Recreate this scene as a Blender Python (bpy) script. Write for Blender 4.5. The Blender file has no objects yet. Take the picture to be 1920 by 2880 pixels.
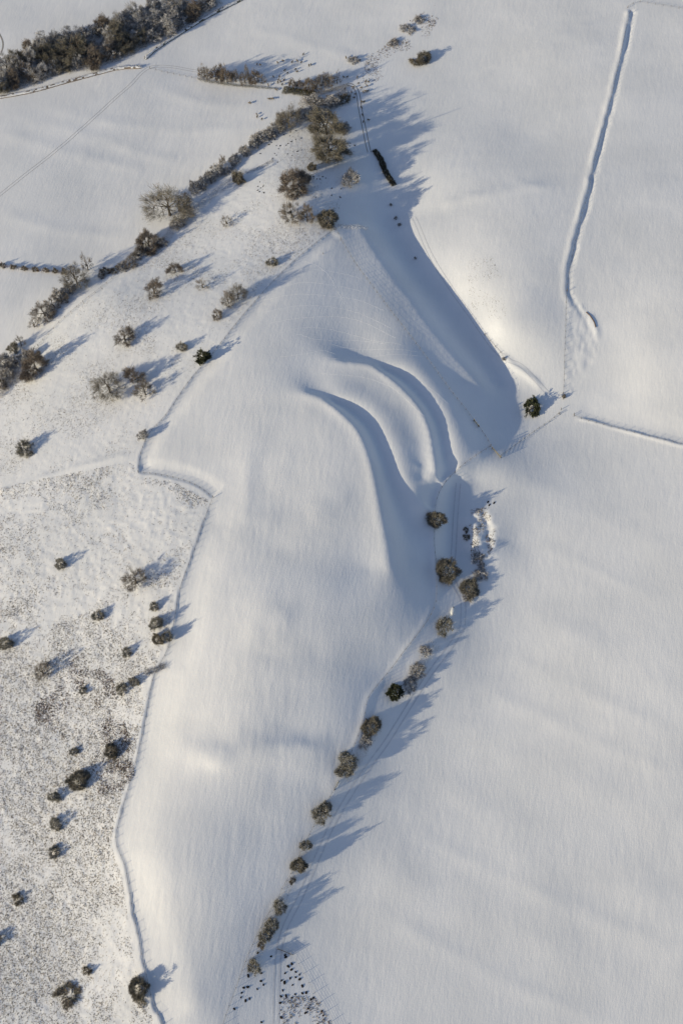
import bpy, math, random
import numpy as np
from mathutils import Vector, Matrix

# ------------------------------------------------------------------ camera, sky, sun
S = bpy.context.scene
COL = S.collection
H = 435.0                       # camera height over the datum, metres
DEP = math.radians(62.0)        # depression of the lens axis
VF = math.radians(48.0)
cam_d = bpy.data.cameras.new('camera'); cam = bpy.data.objects.new('camera', cam_d); COL.objects.link(cam)
cam.location = (0, 0, H); cam.rotation_euler = (math.pi/2 - DEP, 0, 0)
cam_d.sensor_fit = 'VERTICAL'; cam_d.sensor_height = 36.0; cam_d.sensor_width = 24.0
cam_d.lens = 18.0 / math.tan(VF/2); cam_d.clip_start = 1.0; cam_d.clip_end = 12000
S.camera = cam
SUN_EL = math.radians(14.5); SUN_AZ = math.radians(30.0)   # light travels towards this bearing from +X
W = bpy.data.worlds.new('World'); S.world = W; W.use_nodes = True
nt = W.node_tree; bg = nt.nodes['Background']
sky = nt.nodes.new('ShaderNodeTexSky'); sky.sky_type = 'NISHITA'; sky.sun_disc = False
sky.sun_elevation = SUN_EL
sky.sun_rotation = math.atan2(-math.cos(SUN_AZ), -math.sin(SUN_AZ)) % (2*math.pi)
sky.air_density = 1.0; sky.dust_density = 0.4; sky.ozone_density = 1.9
wb = nt.nodes.new('ShaderNodeMix'); wb.data_type = 'RGBA'; wb.blend_type = 'MULTIPLY'; wb.inputs['Factor'].default_value = 1; wb.inputs['B'].default_value = (1.17, 1.0, .98, 1)   # the camera's white balance
nt.links.new(sky.outputs[0], wb.inputs['A']); nt.links.new(wb.outputs['Result'], bg.inputs[0]); bg.inputs[1].default_value = 0.125
sl = bpy.data.lights.new('sun', 'SUN'); so = bpy.data.objects.new('sun', sl); COL.objects.link(so)
sl.energy = 4.1; sl.angle = math.radians(0.55); sl.color = (0.97, 0.845, 0.60)
d = Vector((math.cos(SUN_AZ)*math.cos(SUN_EL), math.sin(SUN_AZ)*math.cos(SUN_EL), -math.sin(SUN_EL)))
so.rotation_euler = d.to_track_quat('-Z', 'Y').to_euler(); so.location = (-300, -100, 300)
S.view_settings.view_transform = 'Standard'; S.view_settings.look = 'None'
S.view_settings.exposure = 0.13; S.view_settings.gamma = 1.0; S.view_settings.use_curve_mapping = False

rng = np.random.RandomState(7); random.seed(7)
TV = math.tan(VF/2); CD, SD = math.cos(DEP), math.sin(DEP)
def ray(px, py):                # bearing of a spot of the survey sheet (1568 x 2352)
    nx = (px-784.0)/1176.0*TV; ny = (1176.0-py)/1176.0*TV
    return np.array([nx, CD + ny*SD, -SD + ny*CD])
def onplane(px, py, z):
    r = ray(px, py); t = (z-H)/r[2]; return np.array([r[0]*t, r[1]*t, z])

# ------------------------------------------------------------------ terrain heights
CP = [
 # fort interior and its lower end
 (650,1250,28.9),(650,1050,29.5),(600,900,28.9),(750,1350,29.9),(790,1150,30.5),(500,1250,27.6),(560,1500,28.0),(750,1550,25.8),
 (550,1690,24.6),(700,1690,22.2),(450,2000,18.5),(600,1900,18.2),(440,2300,13.2),(330,2000,17.0),(880,1450,24.6),(860,1330,28.2),
 # west slope
 (430,1250,26.0),(200,1250,19.5),(0,1250,14.5),(0,1700,9),(150,1700,12.2),(310,1700,17.5),(0,2100,5),(150,2300,6.0),(270,2050,13.0),(330,2300,11),
 (300,900,21),(100,900,14.5),(0,1000,11),(450,800,26),(150,780,14.5),(250,680,16),(0,2352,3),(330,1030,24.0),(480,1120,27.0),
 # dingle along the north west wood and the fields beyond it
 (0,880,7.5),(100,760,9.0),(230,640,10),(350,560,11.2),(470,470,12.6),(560,400,14.0),(640,320,14),(740,240,13.5),
 (100,550,6.0),(0,700,5.5),(0,300,5),(300,250,7.5),(300,450,7.5),(550,220,9.5),(0,180,4.5),(450,40,8),(700,80,11),(120,20,6),(1000,20,15),
 # north tip of the fort ridge
 (770,525,24.5),(680,440,22),(620,580,24.5),(700,400,20),(800,330,16.5),(830,420,18),(700,700,28),(600,760,28.6),
 # east side, the shaded combe and the slope facing the sun
 (1120,1010,19.8),
 (870,390,15.0),(1185,910,15.6),
 (1215,940,15.6),(1140,985,17.6),(1075,650,19.4),(1060,550,20.1),(1150,750,19.9),(1230,800,19.4),(1290,700,22.2),(1290,500,24.2),(1290,900,17.5),(1150,450,21.6),(1000,400,17.6),
 (950,200,14),(1100,200,16),(1200,300,18.5),(1350,100,20.5),(1500,50,22),(1350,300,22.0),(1450,300,23.8),(1560,300,25),(1500,600,25.4),(1400,600,24.4),(1400,780,21.3),
 (1500,820,23.8),(1420,900,19.6),(1560,950,23.4),
 # outer fort works
 
 # east foot of the fort, hollow lane and the big field
 (960,1380,22.4),(1035,1400,18.0),(1090,1100,18.5),(1100,1420,15.9),
 (1160,1100,18.4),(1180,1250,17.8),(1095,1250,18.4),(1100,1330,17.5),(1150,1340,17.0),(1300,1200,18.9),(1500,1150,21.4),(1500,1400,19.5),(1300,1450,17.0),(1500,1700,16.6),(1300,1700,14.2),(1100,1650,12.8),(1500,2000,13.6),
 (1200,2000,11.6),(900,2000,10.4),(900,2300,8.4),(1200,2300,9.4),(1500,2300,10.8),
 (900,1560,18.6),(930,1600,16.2),(835,1690,18.0),(870,1720,14.8),(770,1810,16.6),(800,1850,13.4),(690,1980,14.0),(730,2010,11.6),(600,2150,12.0),(640,2170,10.2),(550,2250,11.8),(700,2300,8.8),(540,2352,10.6),
 (985,1470,19.0),
]
P = [onplane(a, b, c) for a, b, c in CP]
# breaklines of the earthworks: crest (sheet x, y, height) and the foot that lies in its lee
def crom(pts, n):
    p = [np.array(q, float) for q in pts]; p = [2*p[0]-p[1]] + p + [2*p[-1]-p[-2]]; out = []
    for i in range(1, len(p)-2):
        for j in range(n):
            t = j/n; a, b, c, e = p[i-1], p[i], p[i+1], p[i+2]
            out.append(0.5*((2*b)+(-a+c)*t+(2*a-5*b+4*c-e)*t*t+(-a+3*b-3*c+e)*t**3))
    out.append(p[-2]); return np.array(out)
def lee(crest, edge, foot=.5, dip=.3, n=3, inner=((3.5, -.15), (8, -.2)), boost=0.0):
    cr = np.array([onplane(*q) for q in crom(crest, 4)]); P.extend([onplane(*q)+np.array([0, 0, boost]) for q in crom(crest, n)])
    u = np.array([math.cos(SUN_AZ), math.sin(SUN_AZ)]); c2 = np.array([onplane(*q) for q in crom(crest, n)])
    for i in range(len(c2)):
        t = c2[min(i+1, len(c2)-1)][:2]-c2[max(i-1, 0)][:2]; t = t/np.hypot(*t); nr = np.array([-t[1], t[0]]); nr = -nr if nr@u > 0 else nr
        for dd, dz in inner: P.append(np.array([c2[i][0]+nr[0]*dd, c2[i][1]+nr[1]*dd, c2[i][2]+dz]))
    for ex, ey in crom(edge, n):
        z = float(cr[:, 2].mean())-4
        for _ in range(3):
            e = onplane(ex, ey, z); best = None
            for k in range(len(cr)-1):
                a, b = cr[k], cr[k+1]; v = b[:2]-a[:2]; den = u[0]*v[1]-u[1]*v[0]
                if abs(den) < 1e-9: continue
                w = e[:2]-a[:2]; t = (u[0]*w[1]-u[1]*w[0])/den; dd = (v[1]*w[0]-v[0]*w[1])/den
                if -.02 <= t <= 1.02 and dd > 0 and (best is None or dd < best[0]): best = (dd, a+(b-a)*t)
            if best is None: break
            z = best[1][2]-best[0]*math.tan(SUN_EL)
        if best is None: continue
        P.append(np.array([e[0], e[1], z])); c = best[1]; m = c*(1-foot)+np.array([e[0], e[1], z])*foot; m[2] = z-dip
        if best[0] > 5: P.append(m)
lee([(650,899,29.0),(690,901,29.4),(722,908,29.8),(757,925,30.1),(792,954,30.5),(824,989,30.7),(845,1035,30.7),(859,1085,30.5),(869,1141,30.0),(878,1198,29.4),(888,1254,28.7),(893,1304,28.0)],
    [(712,901),(745,906),(775,913),(800,922),(835,941),(866,972),(888,1014),(905,1056),(923,1099),(955,1141),(983,1169)], .45, .5, inner=((3.0, .30), (8, .15)), boost=.3)
lee([(725,824,28.0),(770,829,28.0),(820,834,27.7),(856,841,27.5),(896,867,27.3),(936,903,27.0),(970,945,26.6),(990,993,26.3),(1000,1049,25.8),(1006,1100,24.6)],
    [(790,826),(830,829),(865,834),(900,842),(925,852),(955,873),(990,915),(1015,957),(1029,1007),(1036,1042),(1055,1076)], .45, .45, inner=((3.0, .42), (6.5, .42)), boost=.42)
lee([(826,520,22.0),(852,560,22.6),(894,622,22.7),(943,686,22.3),(991,754,21.8),(1040,811,21.0),(1086,862,19.9),(1118,905,18.6)],
    [(938,480),(944,519),(960,554),(992,604),(1027,648),(1062,696),(1097,745),(1132,795),(1160,837),(1180,882)], .5, .7, inner=((4, .72),))
lee([(1030,1098,21.6),(1010,1130,21.3),(999,1190,20.6),(998,1250,20.1),(1001,1305,19.7)],
    [(1053,1090),(1055,1130),(1060,1200),(1069,1260)], .5, .25, inner=((2.5, .35),))
for q in crom([(812,600,24.4),(865,668,24.4),(912,730,24.2),(950,780,23.9),(1000,848,23.3),(1045,905,22.5),(1085,965,21.0)], 2): P.append(onplane(*q))
for q in [(948,1020,27.0),(960,1072,26.4),(972,1104,25.4),(887,925,27.7),(838,885,28.0),(985,1240,20.6),(965,1290,21.9),(950,1340,23.6),(930,1230,23.2),(935,1290,23.8)]: P.append(onplane(*q))
P = np.array(P)
def tps_fit(P, lam=2.0):
    X = P[:, :2]/100.0; n = len(X)
    r2 = ((X[:, None]-X[None])**2).sum(2)
    K = np.where(r2 > 0, 0.5*r2*np.log(r2+1e-12), 0) + np.eye(n)*lam*1e-4
    A = np.zeros((n+3, n+3)); A[:n, :n] = K; A[:n, n] = 1; A[:n, n+1:] = X; A[n, :n] = 1; A[n+1:, :n] = X.T
    b = np.zeros(n+3); b[:n] = P[:, 2]
    return X, np.linalg.solve(A, b)
TX, TW = tps_fit(P)
def tps(x, y):
    q = np.stack([x/100.0, y/100.0], -1); out = TW[len(TX)] + q @ TW[len(TX)+1:]
    for i in range(len(TX)):
        r2 = ((q-TX[i])**2).sum(-1); out = out + TW[i]*0.5*r2*np.log(r2+1e-12)
    return out

STEP = 0.62
def axis(a, b, step, far):
    core = np.arange(a, b+step, step); ext = []; s, v = step, 0.0
    while v < far: s *= 1.25; v += s; ext.append(v)
    ext = np.array(ext); return np.concatenate([(core[0]-ext)[::-1], core, core[-1]+ext]), len(ext)
XA, xo = axis(-205, 205, STEP, 4000); YA, yo = axis(10, 590, STEP, 4000)
GX, GY = np.meshgrid(XA, YA, indexing='xy')
cx = np.clip(GX, -225, 225); cy = np.clip(GY, -5, 620)
Z = tps(cx, cy)
far = np.hypot(GX-cx, GY-cy); k = 1-np.exp(-far/500.0); Z = Z*(1-k) + 12*k

def vnoise(x, y, scale, seed, ang=0.0, sx=1.0):
    ca, sa = math.cos(ang), math.sin(ang)
    u = (x*ca+y*sa)/(scale*sx); v = (-x*sa+y*ca)/scale
    r = np.random.RandomState(seed); T = r.rand(256, 256)
    iu = np.floor(u).astype(int); iv = np.floor(v).astype(int); fu = u-iu; fv = v-iv
    fu = fu*fu*fu*(fu*(fu*6-15)+10); fv = fv*fv*fv*(fv*(fv*6-15)+10)
    g = lambda a, b: T[a & 255, b & 255]
    return (g(iu, iv)*(1-fu)+g(iu+1, iv)*fu)*(1-fv) + (g(iu, iv+1)*(1-fu)+g(iu+1, iv+1)*fu)*fv - 0.5

def smooth(t):
    t = np.clip(t, 0, 1); return t*t*(3-2*t)
def catmull(pts, n=8):
    p = [np.array(q, float) for q in pts]; p = [2*p[0]-p[1]] + p + [2*p[-1]-p[-2]]; out = []
    for i in range(1, len(p)-2):
        for j in range(n):
            t = j/n; a, b, c, e = p[i-1], p[i], p[i+1], p[i+2]
            out.append(0.5*((2*b)+(-a+c)*t+(2*a-5*b+4*c-e)*t*t+(-a+3*b-3*c+e)*t**3))
    out.append(p[-2]); return np.array(out)
def macro_hit(px, py, field=None):
    r = ray(px, py); z = 15.0
    for _ in range(12):
        t = (z-H)/r[2]; z = 0.5*z + 0.5*float(sample(r[0]*t, r[1]*t))
    t = (z-H)/r[2]; return np.array([r[0]*t, r[1]*t, z])
def sample(x, y):
    x = np.asarray(x, float); y = np.asarray(y, float)
    i = np.clip(np.searchsorted(XA, x)-1, 0, len(XA)-2); j = np.clip(np.searchsorted(YA, y)-1, 0, len(YA)-2)
    u = (x-XA[i])/(XA[i+1]-XA[i]); v = (y-YA[j])/(YA[j+1]-YA[j])
    return (Z[j, i]*(1-u)+Z[j, i+1]*u)*(1-v) + (Z[j+1, i]*(1-u)+Z[j+1, i+1]*u)*v
BASEZ = Z.copy()
def plan(pts): return np.array([macro_hit(a, b)[:2] for a, b in pts])
def distfield(pts, reach):
    """signed distance (left of travel positive) and arc fraction for grid nodes near the line"""
    q = catmull(plan(pts), 6); lo = q.min(0)-reach; hi = q.max(0)+reach
    i0, i1 = np.searchsorted(XA, lo[0]), np.searchsorted(XA, hi[0]); j0, j1 = np.searchsorted(YA, lo[1]), np.searchsorted(YA, hi[1])
    x = GX[j0:j1, i0:i1]; y = GY[j0:j1, i0:i1]; best = np.full(x.shape, 1e9); sg = np.zeros(x.shape); sp = np.zeros(x.shape)
    L = np.concatenate([[0], np.cumsum(np.hypot(*np.diff(q, axis=0).T))])
    for k in range(len(q)-1):
        a = q[k]; e = q[k+1]-a; l2 = (e**2).sum()+1e-9
        t0 = ((x-a[0])*e[0]+(y-a[1])*e[1])/l2; t = np.clip(t0, 0, 1)
        dd = np.hypot(x-a[0]-t*e[0], y-a[1]-t*e[1]); m = dd < best
        best = np.where(m, dd, best); cr = (e[0]*(y-a[1])-e[1]*(x-a[0])); sg = np.where(m, np.sign(cr), sg)
        sp = np.where(m, (L[k]+t*math.sqrt(l2))/L[-1], sp)
    return (slice(j0, j1), slice(i0, i1)), best*sg, sp
def taper(s, a, b):
    r = np.ones_like(s)
    if a > 0: r = r*smooth(s/a)
    if b > 0: r = r*smooth((1-s)/b)
    return r
def ridge(pts, amp, w, a=0.1, b=0.1, off=0.0):
    sl_, d_, s_ = distfield(pts, 4*w+abs(off)); x, y = GX[sl_], GY[sl_]; d_ = d_+(.5+.12*w)*vnoise(x, y, 4.5, 61)+.3*w*vnoise(x, y, 14, 63); amp = amp*(1+.9*vnoise(x, y, 9, 62))
    Z[sl_] += amp*np.exp(-((d_-off)/w)**2)*taper(s_, a, b)
def scarp(pts, drop, w1, flat, w2, rise, a=0.2, b=0.1, crest=0.4, cw=4.0):
    reach = w1+flat+w2+14
    sl_, d_, s_ = distfield(pts, reach); A = taper(s_, a, b)
    f = -drop*smooth(d_/w1) + rise*smooth((d_-w1-flat)/w2)
    # fade what is left of the offset so that the far field keeps its own level
    A = A*(.55+.45*np.clip(s_*1.7, 0, 1)); f = f*(1-smooth((d_-w1-flat-w2)/12.0)) + crest*np.exp(-((d_+1.5)/cw)**2)
    Z[sl_] += A*f

def step(pts, drop, w1, flat, w2, a=.02, b=.02):
    sl_, d_, s_ = distfield(pts, w1+flat+w2+1); x, y = GX[sl_], GY[sl_]; d_ = d_+.8*vnoise(x, y, 5, 64)+.5*vnoise(x, y, 1.8, 65); drop = drop*(1+.7*vnoise(x, y, 11, 66))
    Z[sl_] -= taper(s_, a, b)*drop*smooth((d_+w1/2)/w1)*(1-smooth((d_-w1-flat)/w2))

# lower cross bank
ridge([(390,1690),(440,1725),(500,1735),(570,1722),(640,1726),(710,1730),(770,1742)], 0.75, 5.6, .3, .15)
ridge([(400,1640),(450,1668),(510,1684),(555,1676)], -0.18, 6.0, .35, .35)
ridge([(600,1680),(680,1690),(750,1698)], -0.25, 5.5, .3, .3)
ridge([(590,1785),(680,1798),(765,1800)], -0.35, 7.0, .3, .2)
ridge([(560,1480),(640,1492),(720,1488),(790,1476)], -0.25, 6, .35, .35); ridge([(540,1440),(640,1450),(690,1444)], 0.45, 6, .4, .4)
ridge([(560,1180),(640,1215),(720,1200),(760,1130)], 0.6, 8, .3, .3); ridge([(590,1330),(620,1400),(700,1430)], .4, 6, .4, .4)
ridge([(600,960),(570,1060),(560,1160),(575,1300)], 0.5, 7, .3, .3); ridge([(660,1010),(640,1080),(650,1140)], .25, 5, .4, .4)
# boundary ditch of the west fence (three runs)
W1 = [(768,528),(690,588),(635,640),(585,695),(545,742),(490,812),(432,880),(385,950),(345,995),(325,1040),(318,1085)]
W2 = [(318,1085),(360,1090),(405,1099),(450,1115),(490,1143)]
W3 = [(490,1143),(470,1195),(445,1270),(415,1350),(400,1430),(385,1495),(352,1560),(332,1670),(302,1790),(275,1885),(267,1935),(288,1990),(302,2070),(318,2150),(335,2230),(352,2300),(385,2375)]
step(W1, 0.45, 1.1, 1.2, 6.0)
step(W2, 0.4, 1.2, 1.4, 5.5)
step(W3, 0.6, 1.1, 1.6, 13.0, a=.06)
ridge([(0,1130),(60,1112),(150,1083),(230,1060),(310,1040)], 0.30, 1.8, .02, .1)
# hollow way on the east and its banks
HW = [(1452,20),(1440,80),(1422,160),(1400,245),(1384,310),(1367,370),(1355,430),(1340,490),(1320,555),(1306,620),(1303,670),(1322,705),(1345,745),(1362,785),(1355,830)]
ridge(HW, 0.42, 1.5, .02, .3, off=-1.8); ridge(HW, -0.75, 1.15, .02, .3, off=0.6)
ridge([(1346,718),(1358,733),(1368,760),(1366,790)], 0.35, 1.6, .2, .3)
step([(1318,958),(1370,968),(1430,985),(1500,1003),(1575,1022)], 0.42, 1.2, 1.0, 12.0, a=.15); ridge([(1318,960),(1370,970),(1430,987),(1500,1005),(1575,1024)], 0.3, .9, .1, 0, off=0)
# lane edge below the bush by the gates
ridge([(1145,818),(1175,845),(1210,870),(1245,905)], 0.5, 1.6, .1, .3, off=1.0)
# hollow lane at the fort's foot
ridge([(1128,1030),(1080,1065),(1050,1080),(1012,1125),(999,1170),(996,1250),(1002,1330),(1000,1385)], 0.6, 1.4, .1, .1)
# fence bank on the fort's lower east side
ridge([(1000,1385),(955,1460),(900,1535),(848,1600),(832,1660),(802,1740),(772,1812)], 0.25, 1.3, .1, .1)
# sheep walk / field undulations on the big field
for q, a_, w_ in [([(1130,1050),(1250,1130),(1400,1200),(1560,1290)], .45, 7), ([(1170,1400),(1300,1460),(1430,1520),(1560,1600)], .5, 8),
                  ([(950,1760),(1100,1850),(1300,1960),(1560,2080)], .4, 8), ([(850,1990),(1050,2080),(1250,2180),(1500,2300)], .35, 9),
                  ([(1000,1640),(1200,1740),(1400,1840),(1560,1900)], .4, 8), ([(820,2060),(1000,2170),(1200,2270),(1400,2350)], .35, 4), ([(900,1880),(1100,1985),(1300,2080),(1560,2190)], .35, 4),
                  ([(1060,1560),(1250,1650),(1400,1720),(1560,1780)], .35, 4), ([(1120,1480),(1300,1570),(1560,1690)], .3, 4), ([(1180,1220),(1350,1300),(1560,1400)], .3, 4)]:
    ridge(q, a_*.27, w_*.8, .2, .1)
for q, a_, w_ in [([(-20,250),(200,310),(420,370),(620,350)], .25, 4), ([(-20,300),(200,360),(350,400)], .3, 4), ([(80,240),(300,290),(620,300)], .25, 4),
                  ([(-20,480),(150,530),(320,540)], .3, 4), ([(330,190),(480,240),(620,240)], .25, 4), ([(560,60),(700,100),(860,150)], .25, 4),
                  ([(980,480),(1080,455),(1200,432),(1300,428)], .6, 4), ([(1060,180),(1200,120),(1400,40)], .35, 3)]:
    ridge(q, a_*.6, w_, .2, .2)
# old quarry scoop with rough snow beside the lane
sl_, d_, s_ = distfield([(1085,1175),(1105,1215),(1100,1260),(1085,1290)], 16)
qx, qy = GX[sl_], GY[sl_]; m_ = np.exp(-(d_/5.0)**2)*taper(s_, .05, .05)
Z[sl_] += m_*(-0.5 + 1.1*vnoise(qx, qy, 3.4, 5) + 0.7*vnoise(qx, qy, 1.7, 6, .5, 1.6) + .45*vnoise(qx, qy, .8, 7) + .4*np.abs(vnoise(qx, qy, 2.1, 9)))
ridge([(1108,1170),(1122,1200),(1128,1235),(1115,1270)], -0.9, 1.6, .15, .15, off=-1.0)
# snow relief of several sizes
inv = np.exp(-far/60.0)
Z += inv*(0.5*vnoise(GX, GY, 38, 1) + 0.15*vnoise(GX, GY, 15, 2) + 0.07*vnoise(GX, GY, 5, 3, .3, 2.0) + 0.04*vnoise(GX, GY, 2.2, 4, 1.3, 2.5)*(1+1.5*vnoise(GX, GY, 30, 8)))
# rough pasture mask (west of the fence): small tussocky bumps
def inpoly(x, y, poly):
    ins = np.zeros(np.shape(x), bool); n = len(poly)
    for i in range(n):
        x1, y1 = poly[i]; x2, y2 = poly[(i+1) % n]
        c = ((y1 > y) != (y2 > y)) & (x < (x2-x1)*(y-y1)/(y2-y1+1e-12)+x1); ins ^= c
    return ins
ROUGH = plan([(-60,1135),(150,1090),(310,1060),(322,1095),(400,1108),(480,1150),(440,1260),(405,1350),(390,1450),(370,1500),(345,1560),(322,1680),(290,1800),(264,1890),(255,1940),(280,2010),(292,2090),(308,2200),(330,2280),(370,2400),(-60,2420)])
SLOPE = plan([(-60,950),(0,890),(100,770),(220,670),(330,600),(450,520),(560,430),(640,340),(700,290),(770,300),(800,400),(770,515),(690,580),(620,640),(540,735),(430,870),(340,985),(310,1040),(150,1080),(-60,1130)])
FORT = plan([(330,1090),(480,1150),(440,1280),(400,1450),(340,1600),(300,1800),(275,1900),(300,2060),(350,2420),(520,2420),(640,2080),(780,1800),(900,1540),(1000,1390),(960,1330),(860,1300),(840,1100),(770,960),(650,900),(600,780),(500,830),(350,1000)])
mf = inpoly(GX, GY, FORT).astype(float)
Z += mf*(0.030*vnoise(GX, GY, 1.4, 71, 1.47, 14.0) + 0.026*vnoise(GX, GY, 1.3, 72, 1.66, 9.0))*(.6+1.2*np.clip(vnoise(GX, GY, 30, 73)+.4, 0, 1))
# trampled bank where the hollow way opens out
TB = plan([(1302,690),(1330,690),(1372,760),(1362,840),(1310,905),(1297,900)]); mt = inpoly(GX, GY, TB).astype(float)
Z += mt*(0.16*vnoise(GX, GY, 3.2, 81) + 0.22*vnoise(GX, GY, 1.3, 82, 1.3, 2.6))
mr = inpoly(GX, GY, ROUGH).astype(float)+0.5*inpoly(GX, GY, SLOPE)
Z += mr*(0.20*vnoise(GX, GY, 1.5, 11) + 0.12*vnoise(GX, GY, 3.1, 12))

# ------------------------------------------------------------------ materials
def mat(name, col, rough=0.9, var=0.0, scale=5.0, spec=0.2, bump=0.0):
    m = bpy.data.materials.new(name); m.use_nodes = True; n = m.node_tree; b = n.nodes['Principled BSDF']
    b.inputs['Roughness'].default_value = rough; b.inputs['Specular IOR Level'].default_value = spec
    b.inputs['Base Color'].default_value = (*col, 1)
    tc = n.nodes.new('ShaderNodeNewGeometry'); no = n.nodes.new('ShaderNodeTexNoise'); no.inputs['Scale'].default_value = scale; no.inputs['Detail'].default_value = 4
    n.links.new(tc.outputs['Position'], no.inputs['Vector'])
    if var > 0:
        r = n.nodes.new('ShaderNodeValToRGB'); r.color_ramp.elements[0].position = .3; r.color_ramp.elements[1].position = .7
        r.color_ramp.elements[0].color = (*[c*(1-var) for c in col], 1); r.color_ramp.elements[1].color = (*[min(1, c*(1+var)) for c in col], 1)
        n.links.new(no.outputs['Fac'], r.inputs['Fac']); n.links.new(r.outputs['Color'], b.inputs['Base Color'])
    if bump > 0:
        bp = n.nodes.new('ShaderNodeBump'); bp.inputs['Strength'].default_value = 1; bp.inputs['Distance'].default_value = bump
        n.links.new(no.outputs['Fac'], bp.inputs['Height']); n.links.new(bp.outputs['Normal'], b.inputs['Normal'])
    return m
def snow_material():
    m = bpy.data.materials.new('snow'); m.use_nodes = True; n = m.node_tree; L = n.links.new; b = n.nodes['Principled BSDF']
    b.inputs['Roughness'].default_value = 0.85; b.inputs['Specular IOR Level'].default_value = 0.15
    g = n.nodes.new('ShaderNodeNewGeometry')
    def noise(scale, detail, rot=0.0, sx=1.0, rough=.5):
        mp = n.nodes.new('ShaderNodeMapping'); mp.vector_type = 'TEXTURE'; mp.inputs['Rotation'].default_value = (0, 0, rot); mp.inputs['Scale'].default_value = (sx, 1, 1)
        L(g.outputs['Position'], mp.inputs['Vector']); t = n.nodes.new('ShaderNodeTexNoise'); t.inputs['Scale'].default_value = scale
        t.inputs['Detail'].default_value = detail; t.inputs['Roughness'].default_value = rough; L(mp.outputs[0], t.inputs['Vector']); return t.outputs['Fac']
    a = noise(0.035, 5); c = n.nodes.new('ShaderNodeValToRGB')
    c.color_ramp.elements[0].position = .35; c.color_ramp.elements[1].position = .65
    c.color_ramp.elements[0].color = (.76, .77, .78, 1); c.color_ramp.elements[1].color = (.84, .845, .85, 1)
    L(a, c.inputs['Fac'])
    # grass showing thinly through the snow: small grey-brown flecks in patches
    at = n.nodes.new('ShaderNodeAttribute'); at.attribute_name = 'rough'
    f = noise(1.3, 3, 0.9, 1.6, .6); fr = n.nodes.new('ShaderNodeMapRange'); fr.inputs['From Min'].default_value = .56; fr.inputs['From Max'].default_value = .70; L(f, fr.inputs['Value'])
    mu = n.nodes.new('ShaderNodeMath'); mu.operation = 'MULTIPLY'; L(fr.outputs[0], mu.inputs[0]); L(at.outputs['Fac'], mu.inputs[1])
    mx = n.nodes.new('ShaderNodeMix'); mx.data_type = 'RGBA'; L(mu.outputs[0], mx.inputs['Factor']); L(c.outputs['Color'], mx.inputs['A']); mx.inputs['B'].default_value = (.40, .365, .31, 1)
    L(mx.outputs['Result'], b.inputs['Base Color'])
    w1 = noise(0.8, 5, 1.35, 3.5, .6); w2 = noise(2.4, 4, 1.0, 2.0)
    s1 = n.nodes.new('ShaderNodeMath'); s1.operation = 'MULTIPLY'; L(w1, s1.inputs[0]); s1.inputs[1].default_value = 0.10
    s2 = n.nodes.new('ShaderNodeMath'); s2.operation = 'MULTIPLY_ADD'; L(w2, s2.inputs[0]); s2.inputs[1].default_value = 0.035; L(s1.outputs[0], s2.inputs[2])
    bp = n.nodes.new('ShaderNodeBump'); bp.inputs['Strength'].default_value = 1; bp.inputs['Distance'].default_value = 1.0
    L(s2.outputs[0], bp.inputs['Height']); L(bp.outputs['Normal'], b.inputs['Normal'])
    return m
M_SNOW = snow_material()
M = dict(
 bark=mat('bark', (.105, .09, .07), var=.35, scale=3), olive=mat('mossy_twigs', (.20, .185, .14), var=.3, scale=1.2), grey=mat('grey_twigs', (.22, .20, .175), var=.3, scale=1.2),
 brown=mat('brown_twigs', (.19, .155, .125), var=.3, scale=1.2), dark=mat('dark_foliage', (.055, .058, .035), var=.35, scale=1.5), frost=mat('frosted_twigs', (.55, .55, .56), var=.15, scale=2),
 leaf=mat('evergreen_leaves', (.06, .07, .035), var=.4, scale=2), cap=mat('snow_cap', (.8, .81, .82)), rust=mat('rusty_beech_leaves', (.22, .11, .055), var=.4, scale=1),
 post=mat('weathered_post', (.12, .10, .075), var=.3, scale=6), wire=mat('fence_wire', (.20, .20, .20), .5), gate=mat('weathered_gate_timber', (.26, .235, .17), var=.2, scale=5), metal=mat('galvanised_steel', (.22, .23, .23), .45, spec=.5),
 earth=mat('dark_earth', (.022, .018, .015), var=.4, scale=4), grass=mat('dead_grass', (.34, .30, .23), var=.4, scale=.7), grass2=mat('dark_grass', (.19, .165, .12), var=.4, scale=.7), bracken=mat('bracken', (.21, .135, .095), var=.4, scale=.7),
 rut=mat('tyre_rut', (.33, .31, .28), var=.25, scale=2), rut2=mat('pressed_snow', (.66, .67, .69), var=.08, scale=1), trail=mat('trail_snow', (.84, .84, .84)), fleece=mat('fleece', (.17, .14, .11), var=.2, scale=8), face=mat('sheep_face', (.03, .028, .025)),
 soil=mat('soil', (.10, .065, .04), var=.3, scale=2), tank=mat('tank_plastic', (.72, .73, .72), .5, spec=.4), moss=mat('mossy_bank', (.075, .075, .03), var=.5, scale=.8))

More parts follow.
